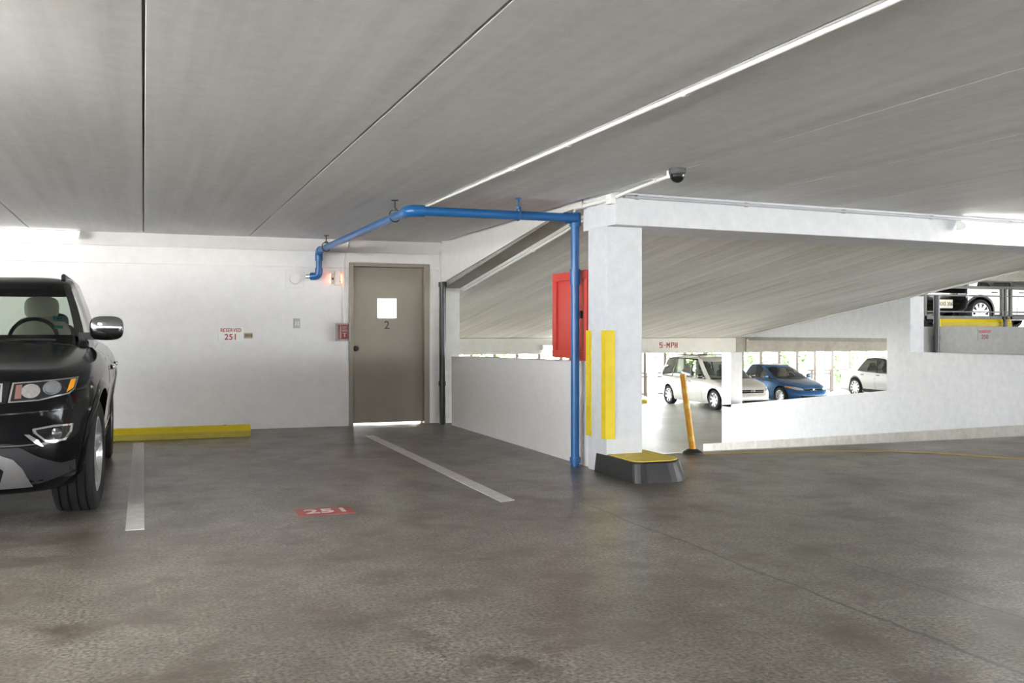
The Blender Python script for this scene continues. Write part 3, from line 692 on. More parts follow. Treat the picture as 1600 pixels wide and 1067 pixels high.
class Car:
    def __init__(s, name, label, loc, rz, paint, P, cat='car'):
        s.P = P; s.paint = paint
        s.e = empty(name, loc, label, cat, rz)
        s.W = P['W']; s.yF = -(P['wb'] / 2 + P['fo']); s.yR = P['wb'] / 2 + P['ro']
        s.zt = curve(P['top']); s.zb = curve(P['bot'])
        s.body()
    def ztop(s, x, y): return s.zt(y) - s.P.get('crown', .05) * (abs(x) / s.W) ** 2.5
    def body(s):
        P = s.P; N = P.get('N', 120); yc = (s.yF + s.yR) / 2; L = (s.yR - s.yF) / 2
        u, v = ref_ring(P.get('n', 5), s.W, L, N)
        V = []; F = []
        def ring(w, fo, ro, t=None, k=1.0):
            for a, c in zip(u, v):
                x = s.W * w * a * k; y = yc + c * ((L - fo) if c < 0 else (L - ro)) * k
                zt = s.ztop(x, y); zb = s.zb(y)
                V.append((x, y, zt if t is None else zb + t * (zt - zb)))
        for t, w, fo, ro in P['rings']: ring(w, fo, ro, t)
        t, w, fo, ro = P['rings'][-1]
        ks = (.975, .94, .89, .83, .75, .66, .56, .45, .33, .2, .08)
        for k in ks: ring(w, fo, ro, None, k)
        nr = len(P['rings']) + len(ks)
        for i in range(nr - 1):
            for k in range(N):
                a = i * N + k; c = i * N + (k + 1) % N
                F.append((a, c, c + N, a + N))
        F += [tuple(range(N))[::-1], tuple(range((nr - 1) * N, nr * N))]
        me = bpy.data.meshes.new('body'); me.from_pydata(V, [], F)
        me.materials.append(s.paint); me.materials.append(M_WELL)
        bm = bmesh.new(); bm.from_mesh(me); bmesh.ops.recalc_face_normals(bm, faces=bm.faces); bm.to_mesh(me)
        s.bvh = BVHTree.FromBMesh(bm); bm.free()
        o = link('body', me, s.e)
        r = P['arch']; cutters = []
        for sx in (-1, 1):
            for y in (-P['wb'] / 2, P['wb'] / 2):
                xa, xb = sorted((sx * (s.W - .36), sx * (s.W + .3)))
                c = MB().lathe([(0, xa), (r, xa), (r, xb), (0, xb)], 'x', 48, (0, y, P['rw'] + .01)).build('cut', [M_WELL])
                bm = bmesh.new(); bm.from_mesh(c.data); bmesh.ops.remove_doubles(bm, verts=bm.verts, dist=1e-5); bmesh.ops.recalc_face_normals(bm, faces=bm.faces); bm.to_mesh(c.data); bm.free()
                c.parent = s.e
                cutters.append(c)
                m = o.modifiers.new('arch', 'BOOLEAN'); m.operation = 'DIFFERENCE'; m.solver = 'EXACT'; m.object = c
                m.material_mode = 'TRANSFER'
        bpy.context.view_layer.update()
        me2 = bpy.data.meshes.new_from_object(o.evaluated_get(bpy.context.evaluated_depsgraph_get()))
        o.modifiers.clear(); o.data = me2; me2.name = 'body'
        for c in cutters: bpy.data.objects.remove(c)
        for p in me2.polygons: p.use_smooth = True
        me2.set_sharp_from_angle(angle=R(38))
    # --- patches that follow the body surface
    def hit(s, side, a, c):
        D = {'front': ((a, -9, c), (0, 1, 0)), 'rear': ((a, 9, c), (0, -1, 0)), 'left': ((9, a, c), (-1, 0, 0)), 'right': ((-9, a, c), (1, 0, 0)), 'top': ((a, c, 9), (0, 0, -1))}[side]
        h = s.bvh.ray_cast(Vector(D[0]), Vector(D[1]))
        d = Vector(D[1])
        if h[0] is None:
            q = s.bvh.find_nearest(Vector({'front': (a, s.yF, c), 'rear': (a, s.yR, c), 'left': (s.W, a, c), 'right': (-s.W, a, c), 'top': (a, c, 1.5)}[side]))[0]
            return q, d
        return h[0], d
    def patch(s, name, side, poly, off, mat, parent=None, step=.04, thick=.02, smooth=True):
        bm = bmesh.new()
        bm.faces.new([bm.verts.new((a, c, 0)) for a, c in poly])
        A = [p[0] for p in poly]; C = [p[1] for p in poly]
        for ax, lo, hi in ((0, min(A), max(A)), (1, min(C), max(C))):
            k = math.floor(lo / step) + 1
            while k * step < hi - 1e-4:
                co = [0, 0, 0]; co[ax] = k * step; no = [0, 0, 0]; no[ax] = 1
                bmesh.ops.bisect_plane(bm, geom=bm.verts[:] + bm.edges[:] + bm.faces[:], plane_co=co, plane_no=no); k += 1
        bm.verts.index_update()
        n = len(bm.verts); V = []; V2 = []
        for v in bm.verts:
            p, d = s.hit(side, v.co.x, v.co.y)
            V.append(p - d * off); V2.append(p + d * thick)
        F = [tuple(v.index for v in f.verts) for f in bm.faces]
        for e_ in bm.edges:
            if len(e_.link_faces) == 1:
                a, c = e_.verts[0].index, e_.verts[1].index; F.append((a, c, n + c, n + a))
        bm.free()
        return MB().add(V + V2, F).build(name, mat, parent or s.e, smooth=smooth, sharp=45)
    def both(s, name, poly, off, mat, step=.06, thick=.02):
        return [s.patch(name, sd, poly, off, mat, None, step, thick) for sd in ('left', 'right')]
    # --- glasshouse: keys = [(belt x, belt y, roof x, roof y)] from windscreen corner to rear corner
    def house(s, keys, kinds, fc, rc, zroof, rise, glassm, pillar=M_TRIM, names=None):
        """fc, rc: centre line (belt y, roof y) of windscreen and back light; kinds of the sectors between keys"""
        zr = curve(zroof, .15)
        half = []; sect = []
        A = keys[0]; Z = keys[-1]
        nn = 8
        for i in range(nn):
            t = i / nn
            half.append((A[0] * t, fc[0] + (A[1] - fc[0]) * t * t, A[2] * t, fc[1] + (A[3] - fc[1]) * t * t)); sect.append(('windshield', 0))
        for i in range(len(keys) - 1):
            p, q = keys[i], keys[i + 1]; m = {'window': 6, 'pillar': 2}[kinds[i]]
            for k in range(m):
                t = k / m
                half.append(tuple(p[j] + (q[j] - p[j]) * t for j in range(4))); sect.append((kinds[i], i))
        for i in range(nn):
            t = 1 - i / nn
            half.append((Z[0] * t, rc[0] + (Z[1] - rc[0]) * t * t, Z[2] * t, rc[1] + (Z[3] - rc[1]) * t * t)); sect.append(('rear_window', 0))
        half.append((0, rc[0], 0, rc[1]))
        ring = [(p, 1) for p in half] + [(p, -1) for p in half[-2:0:-1]]
        secs = [(a, b_, 1) for a, b_ in sect] + [(a, b_, -1) for a, b_ in sect[::-1]]
        N = len(ring)
        rows = (0, .05, .35, .65, .93, 1.0)
        V = []
        for r_ in rows:
            for p, sg_ in ring:
                x = p[0] + (p[2] - p[0]) * r_; y = p[1] + (p[3] - p[1]) * r_
                bul = 1 + .022 * math.sin(math.pi * r_)
                z0 = s.ztop(p[0], p[1]) - .015; z1 = zr(p[3])
                V.append((sg_ * x * bul, y, z0 + (z1 - z0) * r_))
        ym = (fc[1] + rc[1]) / 2
        ks = ((.975, .30), (.93, .52), (.84, .75), (.68, .92), (.45, .98), (.2, 1.0))
        for k, hgt in ks:
            for p, sg_ in ring:
                y = ym + (p[3] - ym) * k
                V.append((sg_ * p[2] * k, y, zr(y) * (1 if k < .99 else 1) + rise * hgt))
        paintF = MB(); G = {}
        nr = len(rows) + len(ks)
        for i in range(nr - 1):
            for k in range(N):
                a = i * N + k; c = i * N + (k + 1) % N
                f = (a, c, c + N, a + N); kind, idx, sd = secs[k]
                if kind != 'pillar' and 1 <= i <= 3:
                    G.setdefault((kind, idx, sd if kind == 'window' else 0), []).append(f)
                else:
                    mi = 1 if (i < len(rows) - 1 and (kind == 'window' or (kind == 'pillar' and idx in s.P.get('dark_pillars', ())) or (kind != 'pillar' and i == 0))) else 0
                    paintF.f.append(f); paintF.m.append(mi)
        paintF.f.append(tuple(range((nr - 1) * N, nr * N))); paintF.m.append(0)
        paintF.v = V
        paintF.build('roof', [s.paint, pillar], s.e, smooth=True, sharp=50)
        for (kind, idx, sd), fs in G.items():
            used = sorted({i for f in fs for i in f}); mp = {i: j for j, i in enumerate(used)}
            MB().add([V[i] for i in used], [tuple(mp[i] for i in f) for f in fs]).build('side_window' if kind == 'window' else kind, glassm, s.e, smooth=True)
    # --- wheels
    def wheels(s, spokes=5, rimm=M_SILVER, xin=.80, tw=.25, steer=0, double=False, rr=.66, dark=M_PLASTIC):
        r = s.P['rw']; h = tw / 2; ri = r * rr
        prof = [(ri, -h * .86), (ri + .03, -h * .98), (r * .88, -h * 1.02), (r * .965, -h * .93)]
        g = [-.62, -.22, .22, .62]
        prof.append((r * .99, -h * .84))
        for q in g: prof += [(r, h * (q - .05)), (r - .010, h * (q - .045)), (r - .010, h * (q + .045)), (r, h * (q + .05))]
        prof += [(r * .99, h * .84), (r * .965, h * .93), (r * .88, h * 1.02), (ri + .03, h * .98), (ri, h * .86)]
        tyre = MB().lathe(prof, 'x', 56)
        rim = MB().lathe([(ri * 1.02, h * .9), (ri * .97, h * .93), (ri * .93, h * .80), (ri * .92, -h * .8)], 'x', 48)
        rim.lathe([(ri * .92, h * .05), (0, h * .05)], 'x', 40, mi=1)
        for k in range(spokes):
            a0 = 2 * math.pi * k / spokes + .3
            for da in ((-.11, .11) if double else (0,)):
                a = a0 + da; wd = .016 if double else .03
                ca, sa = math.cos(a), math.sin(a)
                q = []
                for rad, wdd, xo in ((ri * .14, wd * 1.3, .70), (ri * .94, wd, .86)):
                    for sg_ in (-1, 1):
                        for dx in (0, -.35):
                            q.append((h * (xo + dx), ca * rad - sa * wdd * sg_, sa * rad + ca * wdd * sg_))
                rim.add(q, [(0, 2, 6, 4), (1, 5, 7, 3), (0, 4, 5, 1), (2, 3, 7, 6), (0, 1, 3, 2), (4, 6, 7, 5)])
        hub = MB().lathe([(0, h * .80), (ri * .14, h * .80), (ri * .2, h * .72), (ri * .22, h * .4)], 'x', 24)
        first = None
        for sx in (1, -1):
            for y in (-s.P['wb'] / 2, s.P['wb'] / 2):
                if first is None:
                    t_ = tyre.build('tire', M_RUBBER, s.e, smooth=True, sharp=30)
                    r1 = rim.build('rim', [rimm, dark], t_, smooth=True, sharp=30); h1 = hub.build('hub', rimm, r1, smooth=True)
                    first = t_
                else:
                    t_ = copy_tree(first, s.e)
                t_.location = (sx * xin, y, r)
                t_.rotation_euler = (0, 0, (0 if sx > 0 else math.pi) + (steer if y < 0 else 0))
    def arches(s, wid, off, mat, lo=-12, hi=192, which=(-1, 1), sides=('left', 'right')):
        r = s.P['arch']
        for sd in sides:
            for q in which:
                yc = q * s.P['wb'] / 2; zc = s.P['rw'] + .01
                V = []; F = []; n = 30
                for k in range(n):
                    a = R(lo + (hi - lo) * k / (n - 1)); ca, sa = math.cos(a), math.sin(a)
                    po_, d = s.hit(sd, yc + (r + wid) * ca, max(zc + (r + wid) * sa, .26))
                    pm_, d = s.hit(sd, yc + (r + wid * .35) * ca, max(zc + (r + wid * .35) * sa, .26))
                    x_o = po_.x; x_m = pm_.x
                    sgn = 1 if sd == 'left' else -1
                    xx = [x_o + sgn * .002, x_m + sgn * off, x_m + sgn * off * .8, x_m - sgn * .10]
                    for rad, x in zip((r + wid, r + wid * .5, r - .004, r - .006), xx): V.append((x, yc + rad * ca, zc + rad * sa))
                for k in range(n - 1):
                    for j in range(3): F.append((k * 4 + j, k * 4 + j + 1, k * 4 + 5 + j, k * 4 + 4 + j))
                MB().add(V, F).build('wheel_arch', mat, s.e, smooth=True, sharp=60)
    def lump(s, name, c, size, mat, rot=(0, 0, 0), parent=None, p=3.0, mats=None, split=None):
        """rounded solid (superellipsoid)"""
        V = []; F = []; nu, nv = 20, 13
        pw = lambda t: math.copysign(abs(t) ** (2 / p), t)
        for j in range(nv):
            ph = -math.pi / 2 + math.pi * j / (nv - 1)
            for i in range(nu):
                th = 2 * math.pi * i / nu
                V.append((size[0] * pw(math.cos(ph)) * pw(math.cos(th)), size[1] * pw(math.cos(ph)) * pw(math.sin(th)), size[2] * pw(math.sin(ph))))
        b_ = MB()
        for j in range(nv - 1):
            for i in range(nu): F.append((j * nu + i, j * nu + (i + 1) % nu, (j + 1) * nu + (i + 1) % nu, (j + 1) * nu + i))
        b_.add(V, F)
        if split is not None:
            b_.m = [1 if (f // nu) < split else 0 for f in range(len(F))]
        o = b_.build(name, mats or mat, parent or s.e, smooth=True, sharp=80)
        o.location = c; o.rotation_euler = rot
        return o
    def mirror(s, x, y, z, size, mats, split=None):
        for sg_ in (1, -1):
            m = s.lump('side_mirror', (sg_ * x, y, z), size, None, mats=mats, split=split, p=3.2)
            MB().box(-size[0] * 1.6 if sg_ > 0 else size[0] * .6, -size[0] * .6 if sg_ > 0 else size[0] * 1.6, -.03, .04, -size[2] * .95, -size[2] * .35).build('mirror_arm', M_TRIM, m)
    def seats(s, spots, mat, zseat=.95, hz=1.40):
        for x, y, in spots:
            s.lump('seat', (x, y, zseat), (.25, .10, .36), mat, (R(-10), 0, 0), p=3.5)
            s.lump('headrest', (x, y + .06, hz), (.14, .06, .10), mat, (R(-8), 0, 0), p=3.2)
    def steering(s, x, y, z):
        b_ = MB().lathe([(.175 + .016 * math.cos(a), .016 * math.sin(a)) for a in np.linspace(0, 6.283, 9)[:-1]], 'y', 32, closed=True)
        b_.box(-.17, .17, -.012, .012, -.02, .02).box(-.02, .02, -.012, .012, -.17, 0)
        o = b_.build('steering_wheel', M_PLASTIC, s.e, smooth=True); o.location = (x, y, z); o.rotation_euler = (R(-25), 0, 0)
    def plate(s, txt, y, z, face=-1, mat=M_WHITE):
        o = MB().box(-.152, .152, -.006, .006, -.076, .076).build('license_plate', mat, s.e, bevel=.004)
        o.location = (0, y, z)
        if face > 0: o.rotation_euler = (0, 0, math.pi)
        text('lettering', txt, .092, M_DKTXT, o, (0, -.0065, -.005), FACE_CAM, fat=.0014, xs=.9, depth=.001)

def paint(name, col, rough=.25, metal=0.0, spec=.5):
    m = plain(name, col, rough, metal, coat=0.0, noise=.02, scale=3)
    m.node_tree.nodes['Principled BSDF'].inputs['Specular IOR Level'].default_value = spec
    return m

# ---- the black sport utility vehicle at the left
P = dict(W=.97, wb=2.915, fo=.90, ro=1.0, rw=.382, arch=.445, n=5.2, crown=.07, N=160, dark_pillars=(0, 2, 4),
    top=[(-2.36, .955), (-2.2, .99), (-1.5, 1.085), (-.85, 1.165), (-.55, 1.15), (0, 1.13), (1.4, 1.16), (2.2, 1.17), (2.46, 1.13)],
    bot=[(-2.36, .235), (-1.9, .225), (-.9, .25), (1, .25), (1.9, .30), (2.46, .36)],
    rings=[(0, .86, .20, .12), (.03, .89, .10, .06), (.12, .935, .045, .03), (.28, .955, .005, .0), (.42, .965, 0, 0), (.50, .975, .012, .02), (.58, .985, .045, .03),
           (.68, 1.0, .060, .04), (.78, 1.0, .070, .05), (.86, .99, .085, .06), (.92, .965, .105, .08), (.965, .935, .135, .1), (1.0, .885, .20, .15)])
suv = Car('sport_utility_vehicle', 'black sport utility vehicle parked at the left edge, nose towards the viewer', (-1.215, 8.86, 0), 0, paint('black_paint', (.004, .004, .005), .10, 0, .2), P)
suv.house([(.735, -.64, .595, .02), (.80, -.50, .64, .12), (.825, .28, .66, .36), (.825, .36, .66, .42), (.815, 1.22, .65, 1.14), (.815, 1.30, .65, 1.22), (.79, 1.84, .63, 1.70), (.70, 2.22, .56, 1.98)],
          ['pillar', 'window', 'pillar', 'window', 'pillar', 'window', 'pillar'], (-.93, -.14), (2.33, 2.08),
          [(-.3, 1.585), (0, 1.60), (.5, 1.655), (1.2, 1.655), (2.1, 1.60)], .055, glass('suv_glass', (.74, .80, .74)))
suv.wheels(5, M_SILVER, .80, .262, steer=R(-4), double=True, rr=.66)
suv.arches(.062, .016, MATS['black_paint'], lo=-8, hi=188)
M_CLAD = M_PLASTIC
# lower cladding, silver skid trim and intake
suv.patch('lower_cladding', 'front', [(-.90, .375), (-.62, .30), (.62, .30), (.90, .375), (.925, .43), (.74, .415), (.62, .47), (.52, .535), (-.52, .535), (-.62, .47), (-.74, .415), (-.925, .43)], .008, M_CLAD, step=.05)
sk = suv.patch('skid_trim', 'front', [(-.585, .285), (.585, .285), (.54, .40), (.49, .465), (.42, .495), (-.42, .495), (-.49, .465), (-.54, .40)], .022, plain('skid_silver', (.34, .34, .35), .3, .7), step=.05)
suv.patch('intake', 'front', [(-.42, .33), (.42, .33), (.44, .40), (.39, .445), (-.39, .445), (-.44, .40)], .026, M_TRIM, sk, step=.05)
for z in (.355, .385, .415): suv.patch('intake_bar', 'front', [(-.40, z - .006), (.40, z - .006), (.40, z + .006), (-.40, z + .006)], .034, M_PLASTIC, sk, step=.08)
for sg_ in (1, -1):
    X = lambda pts: [(sg_ * a, c) for a, c in pts]
    fg = suv.patch('fog_bezel', 'front', X([(.590, .640), (.600, .612), (.655, .562), (.70, .548), (.765, .556), (.795, .60), (.805, .652), (.70, .655)]), .010, M_CHROME, step=.03)
    suv.patch('fog_recess', 'front', X([(.608, .632), (.615, .615), (.662, .573), (.70, .562), (.757, .568), (.782, .605), (.790, .641), (.70, .643)]), .013, M_TRIM, fg, step=.03)
    q, d = suv.hit('front', sg_ * .715, .602)
    MB().lathe([(.034, 0), (.033, -.010), (.027, -.012), (.02, -.016), (0, -.018)], 'y', 24, (q.x, q.y - .014, q.z)).build('fog_lamp', plain('lamp_dark', (.10, .10, .11), .15, .6), fg, smooth=True)
    suv.patch('fog_wing', 'front', X([(.545, .610), (.575, .607), (.625, .57), (.650, .53), (.615, .545)]), .008, M_CHROME, step=.03)
    hl = suv.patch('headlight', 'front', X([(.455, .800), (.62, .806), (.78, .838), (.81, .865), (.825, .938), (.70, .930), (.475, .918)]), .006, M_CHROME, step=.03)
    suv.patch('headlight_inner', 'front', X([(.468, .808), (.62, .815), (.775, .845), (.805, .87), (.815, .929), (.70, .922), (.484, .911)]), .010, plain('lamp_black', (.03, .03, .032), .12, .4), hl, step=.03)
    for px_, pz_, rr_, mt in ((.575, .866, .046, plain('lamp_reflector', (.80, .80, .82), .22, .9, noise=.35, scale=60)), (.688, .880, .045, M_CHROME), (.688, .880, .033, plain('lamp_lens', (.30, .33, .36), .06, .5))):
        n_ = 20; pl = [(sg_ * px_ + rr_ * (1.12 if px_ < .6 else 1.12) * math.cos(2 * math.pi * k / n_), pz_ + rr_ * .92 * math.sin(2 * math.pi * k / n_)) for k in range(n_)]
        suv.patch('lamp_cell', 'front', pl, .013 if rr_ > .04 else .018, mt, hl, step=.05)
    suv.patch('turn_signal', 'front', X([(.765, .848), (.800, .872), (.812, .926), (.785, .924)]), .015, plain('amber_lens', (.80, .33, .02), .15), hl, step=.03)
    suv.patch('side_lamp', 'front', X([(.490, .822), (.525, .824), (.528, .905), (.496, .902)]), .014, plain('brown_reflector', (.20, .10, .08), .3), hl, step=.03)
# grille: black band, seven chrome framed slots
gb = suv.patch('grille', 'front', [(-.445, .795), (.445, .795), (.465, .925), (-.465, .925)], .006, M_TRIM, step=.04)
for k in range(-3, 4):
    c = k * .125
    suv.patch('grille_slot', 'front', [(c - .048, .805), (c + .048, .805), (c + .050, .915), (c - .050, .915)], .016, M_CHROME, gb, step=.03)
    suv.patch('slot_mesh', 'front', [(c - .037, .813), (c + .037, .813), (c + .039, .907), (c - .039, .907)], .019, M_TRIM, gb, step=.03)
suv.patch('bumper_groove', 'front', [(-.80, .745), (-.3, .72), (.3, .72), (.80, .745), (.80, .752), (.3, .727), (-.3, .727), (-.80, .752)], .002, M_TRIM, step=.05)
for y in (-.66, .32, 1.22): suv.both('door_seam', [(y - .004, .36), (y + .004, .36), (y + .004, 1.08), (y - .004, 1.08)], .002, M_TRIM, .06)
suv.both('sill_cladding', [(-.98, .26), (.98, .26), (1.0, .36), (-1.0, .36)], .010, M_PLASTIC)
suv.both('chrome_side_strip', [(-.60, .45), (.9, .47), (.9, .485), (-.60, .465)], .008, M_CHROME)
for sd in ('left', 'right'):
    for y in (.14, 1.06):
        q, d = suv.hit(sd, y, .93)
        suv.lump('door_handle', (q.x - d.x * .012, y, .93), (.018, .10, .022), M_CHROME, p=4)
suv.mirror(.945, -.52, 1.252, (.125, .08, .095), [plain('dark_chrome', (.42, .42, .44), .12, 1.0), M_TRIM], split=6)
for sg_ in (1, -1):
    MB().tube(fillet([(sg_ * .585, .22, 1.655), (sg_ * .575, .34, 1.700), (sg_ * .575, 1.75, 1.700), (sg_ * .57, 1.85, 1.65)], .05), .018, 10).build('roof_rail', M_PLASTIC, suv.e, smooth=True)
    MB().tube([(sg_ * .10, -.86, 1.165), (sg_ * .60, -.76, 1.165)], .009, 8).build('wiper', M_PLASTIC, suv.e)
suv.lump('cowl_corner', (.79, -.74, 1.10), (.045, .12, .07), M_TRIM, p=2.6); suv.lump('cowl_corner', (-.79, -.74, 1.10), (.045, .12, .07), M_TRIM, p=2.6)
M_BEIGE = plain('seat_leather', (.36, .34, .28), .55)
suv.seats([(.38, .62), (-.38, .62)], M_BEIGE, 1.0, 1.43)
suv.seats([(.40, 1.5), (-.40, 1.5)], M_PLASTIC, .95, 1.30)
suv.steering(.38, -.02, 1.17)
MB().prism([(-.72, 1.10), (-.35, 1.20), (-.15, 1.17), (-.1, 1.05)], -.70, .70, 'x').build('dashboard', M_PLASTIC, suv.e, bevel=.02)
sticker = plain('teal_sticker', (.10, .45, .48), .5)
for (a, zc, hh, tx) in ((.60, 1.325, .036, '61'), (.60, 1.26, .020, '')):
    # sits on the inside of the screen, which leans back
    yy = -.66 + (zc - 1.15) / .45 * .70
    o = MB().box(-.045 if hh > .02 else -.03, .045 if hh > .02 else .03, 0, .002, -hh, hh).build('inspection_sticker', sticker, suv.e); o.location = (a, yy, zc); o.rotation_euler = (R(-52), 0, R(12))
    if tx: text('lettering', tx, .04, M_DKTXT, o, (0, -.001, 0), FACE_CAM, fat=.001, depth=.0005)

# ---- silver minivan on the lower level
P = dict(W=.98, wb=3.03, fo=.98, ro=1.08, rw=.335, arch=.39, n=4.2, crown=.06, N=110, dark_pillars=(2, 4),
    top=[(-2.5, .74), (-2.3, .82), (-1.9, .93), (-1.35, 1.04), (-1.0, 1.05), (1.5, 1.06), (2.3, 1.08), (2.6, 1.05)],
    bot=[(-2.5, .22), (-1.2, .2), (1.5, .2), (2.6, .32)],
    rings=[(0, .90, .16, .10), (.06, .94, .06, .04), (.2, .965, .02, 0), (.4, .985, 0, 0), (.6, 1.0, .03, .02), (.78, 1.0, .09, .03), (.9, .98, .15, .05), (.965, .95, .2, .08), (1, .90, .28, .12)])
van = Car('minivan', 'silver minivan parked on the lower level, seen beyond the leaning amber post', (18.83, 30.1, LOW), 0, paint('silver_paint', (.62, .60, .56), .3, .25), P, 'van')
van.house([(.80, -1.16, .63, -.30), (.87, -.95, .67, -.10), (.885, .02, .69, .12), (.885, .10, .69, .18), (.88, 1.30, .685, 1.25), (.88, 1.38, .685, 1.32), (.83, 2.22, .65, 1.98), (.74, 2.42, .58, 2.12)],
          ['pillar', 'window', 'pillar', 'window', 'pillar', 'window', 'pillar'], (-1.46, -.50), (2.52, 2.22),
          [(-.5, 1.62), (0, 1.68), (1.2, 1.70), (2.1, 1.66)], .05, glass('van_glass', (.62, .68, .64)))
van.wheels(8, M_SILVER, .83, .22, rr=.70)
van.mirror(1.05, -.86, 1.10, (.09, .06, .075), [M_TRIM, M_TRIM])
for sg_ in (1, -1):
    X = lambda pts: [(sg_ * a, c) for a, c in pts]
    van.patch('headlight', 'front', X([(.48, .66), (.70, .68), (.86, .78), (.84, .86), (.62, .79)]), .006, plain('van_lamp', (.70, .68, .62), .1, .5), step=.06)
    MB().tube(fillet([(sg_ * .60, -.15, 1.70), (sg_ * .60, -.05, 1.78), (sg_ * .60, 1.9, 1.78), (sg_ * .59, 2.0, 1.70)], .05), .016, 8).build('roof_rail', M_RAIL, van.e, smooth=True)
    van.patch('tail_light', 'rear', X([(.70, .75), (.86, .75), (.86, 1.0), (.74, 1.0)]), .006, plain('tail_red', (.45, .02, .02), .2), step=.08)
for y in (.10, .35, 1.25): MB().tube([(-.60, y + .2, 1.785), (.60, y + .2, 1.785)], .012, 8).build('roof_bar', M_RAIL, van.e)
g = van.patch('grille', 'front', [(-.42, .60), (.42, .60), (.48, .70), (-.48, .70)], .006, M_TRIM, step=.06)
van.patch('grille_bar', 'front', [(-.45, .645), (.45, .645), (.46, .665), (-.46, .665)], .014, M_CHROME, g, step=.06)
q, d = van.hit('front', 0, .66)
for rx_, rz_, oz in ((.075, .05, 0), (.035, .048, 0), (.055, .02, .025)):
    MB().tube([(rx_ * math.cos(a), q.y - .022, .66 + oz + rz_ * math.sin(a)) for a in np.linspace(0, 6.283, 21)], .007, 6, cap=False).build('emblem', M_CHROME, van.e)
van.patch('lower_intake', 'front', [(-.62, .27), (.62, .27), (.66, .36), (-.66, .36)], .006, M_TRIM, step=.06)
van.plate('HF 1N', q.y - .02, .50)
for y in (-.80, .08, 1.32): van.both('door_seam', [(y - .005, .30), (y + .005, .30), (y + .005, 1.0), (y - .005, 1.0)], .002, M_RAIL, .08)
for sd in ('left', 'right'):
    for y in (-.02, .22):
        q, d = van.hit(sd, y, .90); van.lump('door_handle', (q.x - d.x * .01, y, .90), (.015, .08, .02), M_RAIL, p=4)
van.seats([(.42, .0), (-.42, .0), (.42, 1.0), (-.42, 1.0)], plain('seat_grey', (.25, .24, .22), .7), .95, 1.38)

# ---- blue sedan
P = dict(W=.877, wb=2.70, fo=.90, ro=.89, rw=.315, arch=.37, n=4.0, crown=.06, N=110, dark_pillars=(2,),
    top=[(-2.25, .60), (-2.05, .70), (-1.6, .82), (-1.0, .95), (-.7, .955), (1.0, .97), (1.7, 1.02), (2.1, 1.02), (2.25, .96)],
    bot=[(-2.25, .2), (-1, .18), (1.4, .19), (2.25, .3)],
    rings=[(0, .90, .14, .1), (.07, .94, .05, .04), (.25, .965, .0, 0), (.5, .99, .0, 0), (.65, 1.0, .03, .02), (.8, .99, .09, .04), (.9, .96, .15, .07), (.965, .92, .21, .1), (1, .86, .3, .15)])
civ = Car('sedan', 'blue sedan parked between the silver minivan and the white crossover', (22.15, 31.0, LOW), 0, paint('blue_paint', (.035, .125, .30), .22, .3), P)
civ.house([(.70, -.98, .53, .02), (.765, -.80, .565, .20), (.79, .22, .585, .32), (.79, .30, .585, .38), (.76, 1.05, .565, .82), (.64, 1.55, .50, .98)],
          ['pillar', 'window', 'pillar', 'window', 'pillar'], (-1.30, -.20), (1.72, 1.08),
          [(-.2, 1.345), (.2, 1.375), (.7, 1.375), (1.1, 1.33)], .045, glass('sedan_glass', (.66, .70, .66)))
civ.wheels(10, M_SILVER, .755, .205, rr=.70)
civ.mirror(.93, -.62, .985, (.085, .06, .06), [MATS['blue_paint'], MATS['blue_paint']])
for sg_ in (1, -1):
    X = lambda pts: [(sg_ * a, c) for a, c in pts]
    h = civ.patch('headlight', 'front', X([(.40, .56), (.60, .57), (.80, .64), (.79, .70), (.62, .67), (.42, .62)]), .006, plain('civ_lamp', (.72, .72, .70), .1, .5), step=.05)
    civ.patch('turn_signal', 'front', X([(.70, .61), (.80, .645), (.79, .69), (.72, .675)]), .010, plain('amber_lens', (.80, .33, .02), .15), h, step=.05)
g = civ.patch('grille', 'front', [(-.36, .55), (.36, .55), (.38, .615), (-.38, .615)], .006, M_TRIM, step=.05)
civ.patch('grille_bar', 'front', [(-.37, .595), (.37, .595), (.375, .612), (-.375, .612)], .012, M_CHROME, g, step=.05)
q, d = civ.hit('front', 0, .585)
b = MB()
for x_ in (-.022, .022): b.box(x_ - .007, x_ + .007, q.y - .026, q.y - .016, .555, .615)
b.box(-.022, .022, q.y - .026, q.y - .016, .578, .590); b.build('emblem', M_CHROME, civ.e)
civ.patch('lower_intake', 'front', [(-.50, .26), (.50, .26), (.55, .38), (-.55, .38)], .006, M_TRIM, step=.06)
civ.plate('HC 206', q.y - .03, .47)
for y in (-.72, .26): civ.both('door_seam', [(y - .005, .28), (y + .005, .28), (y + .005, .9), (y - .005, .9)], .002, M_TRIM, .08)
civ.seats([(.36, .10), (-.36, .10)], plain('seat_tan', (.42, .38, .30), .7), .80, 1.16)
civ.steering(.36, -.38, .98)

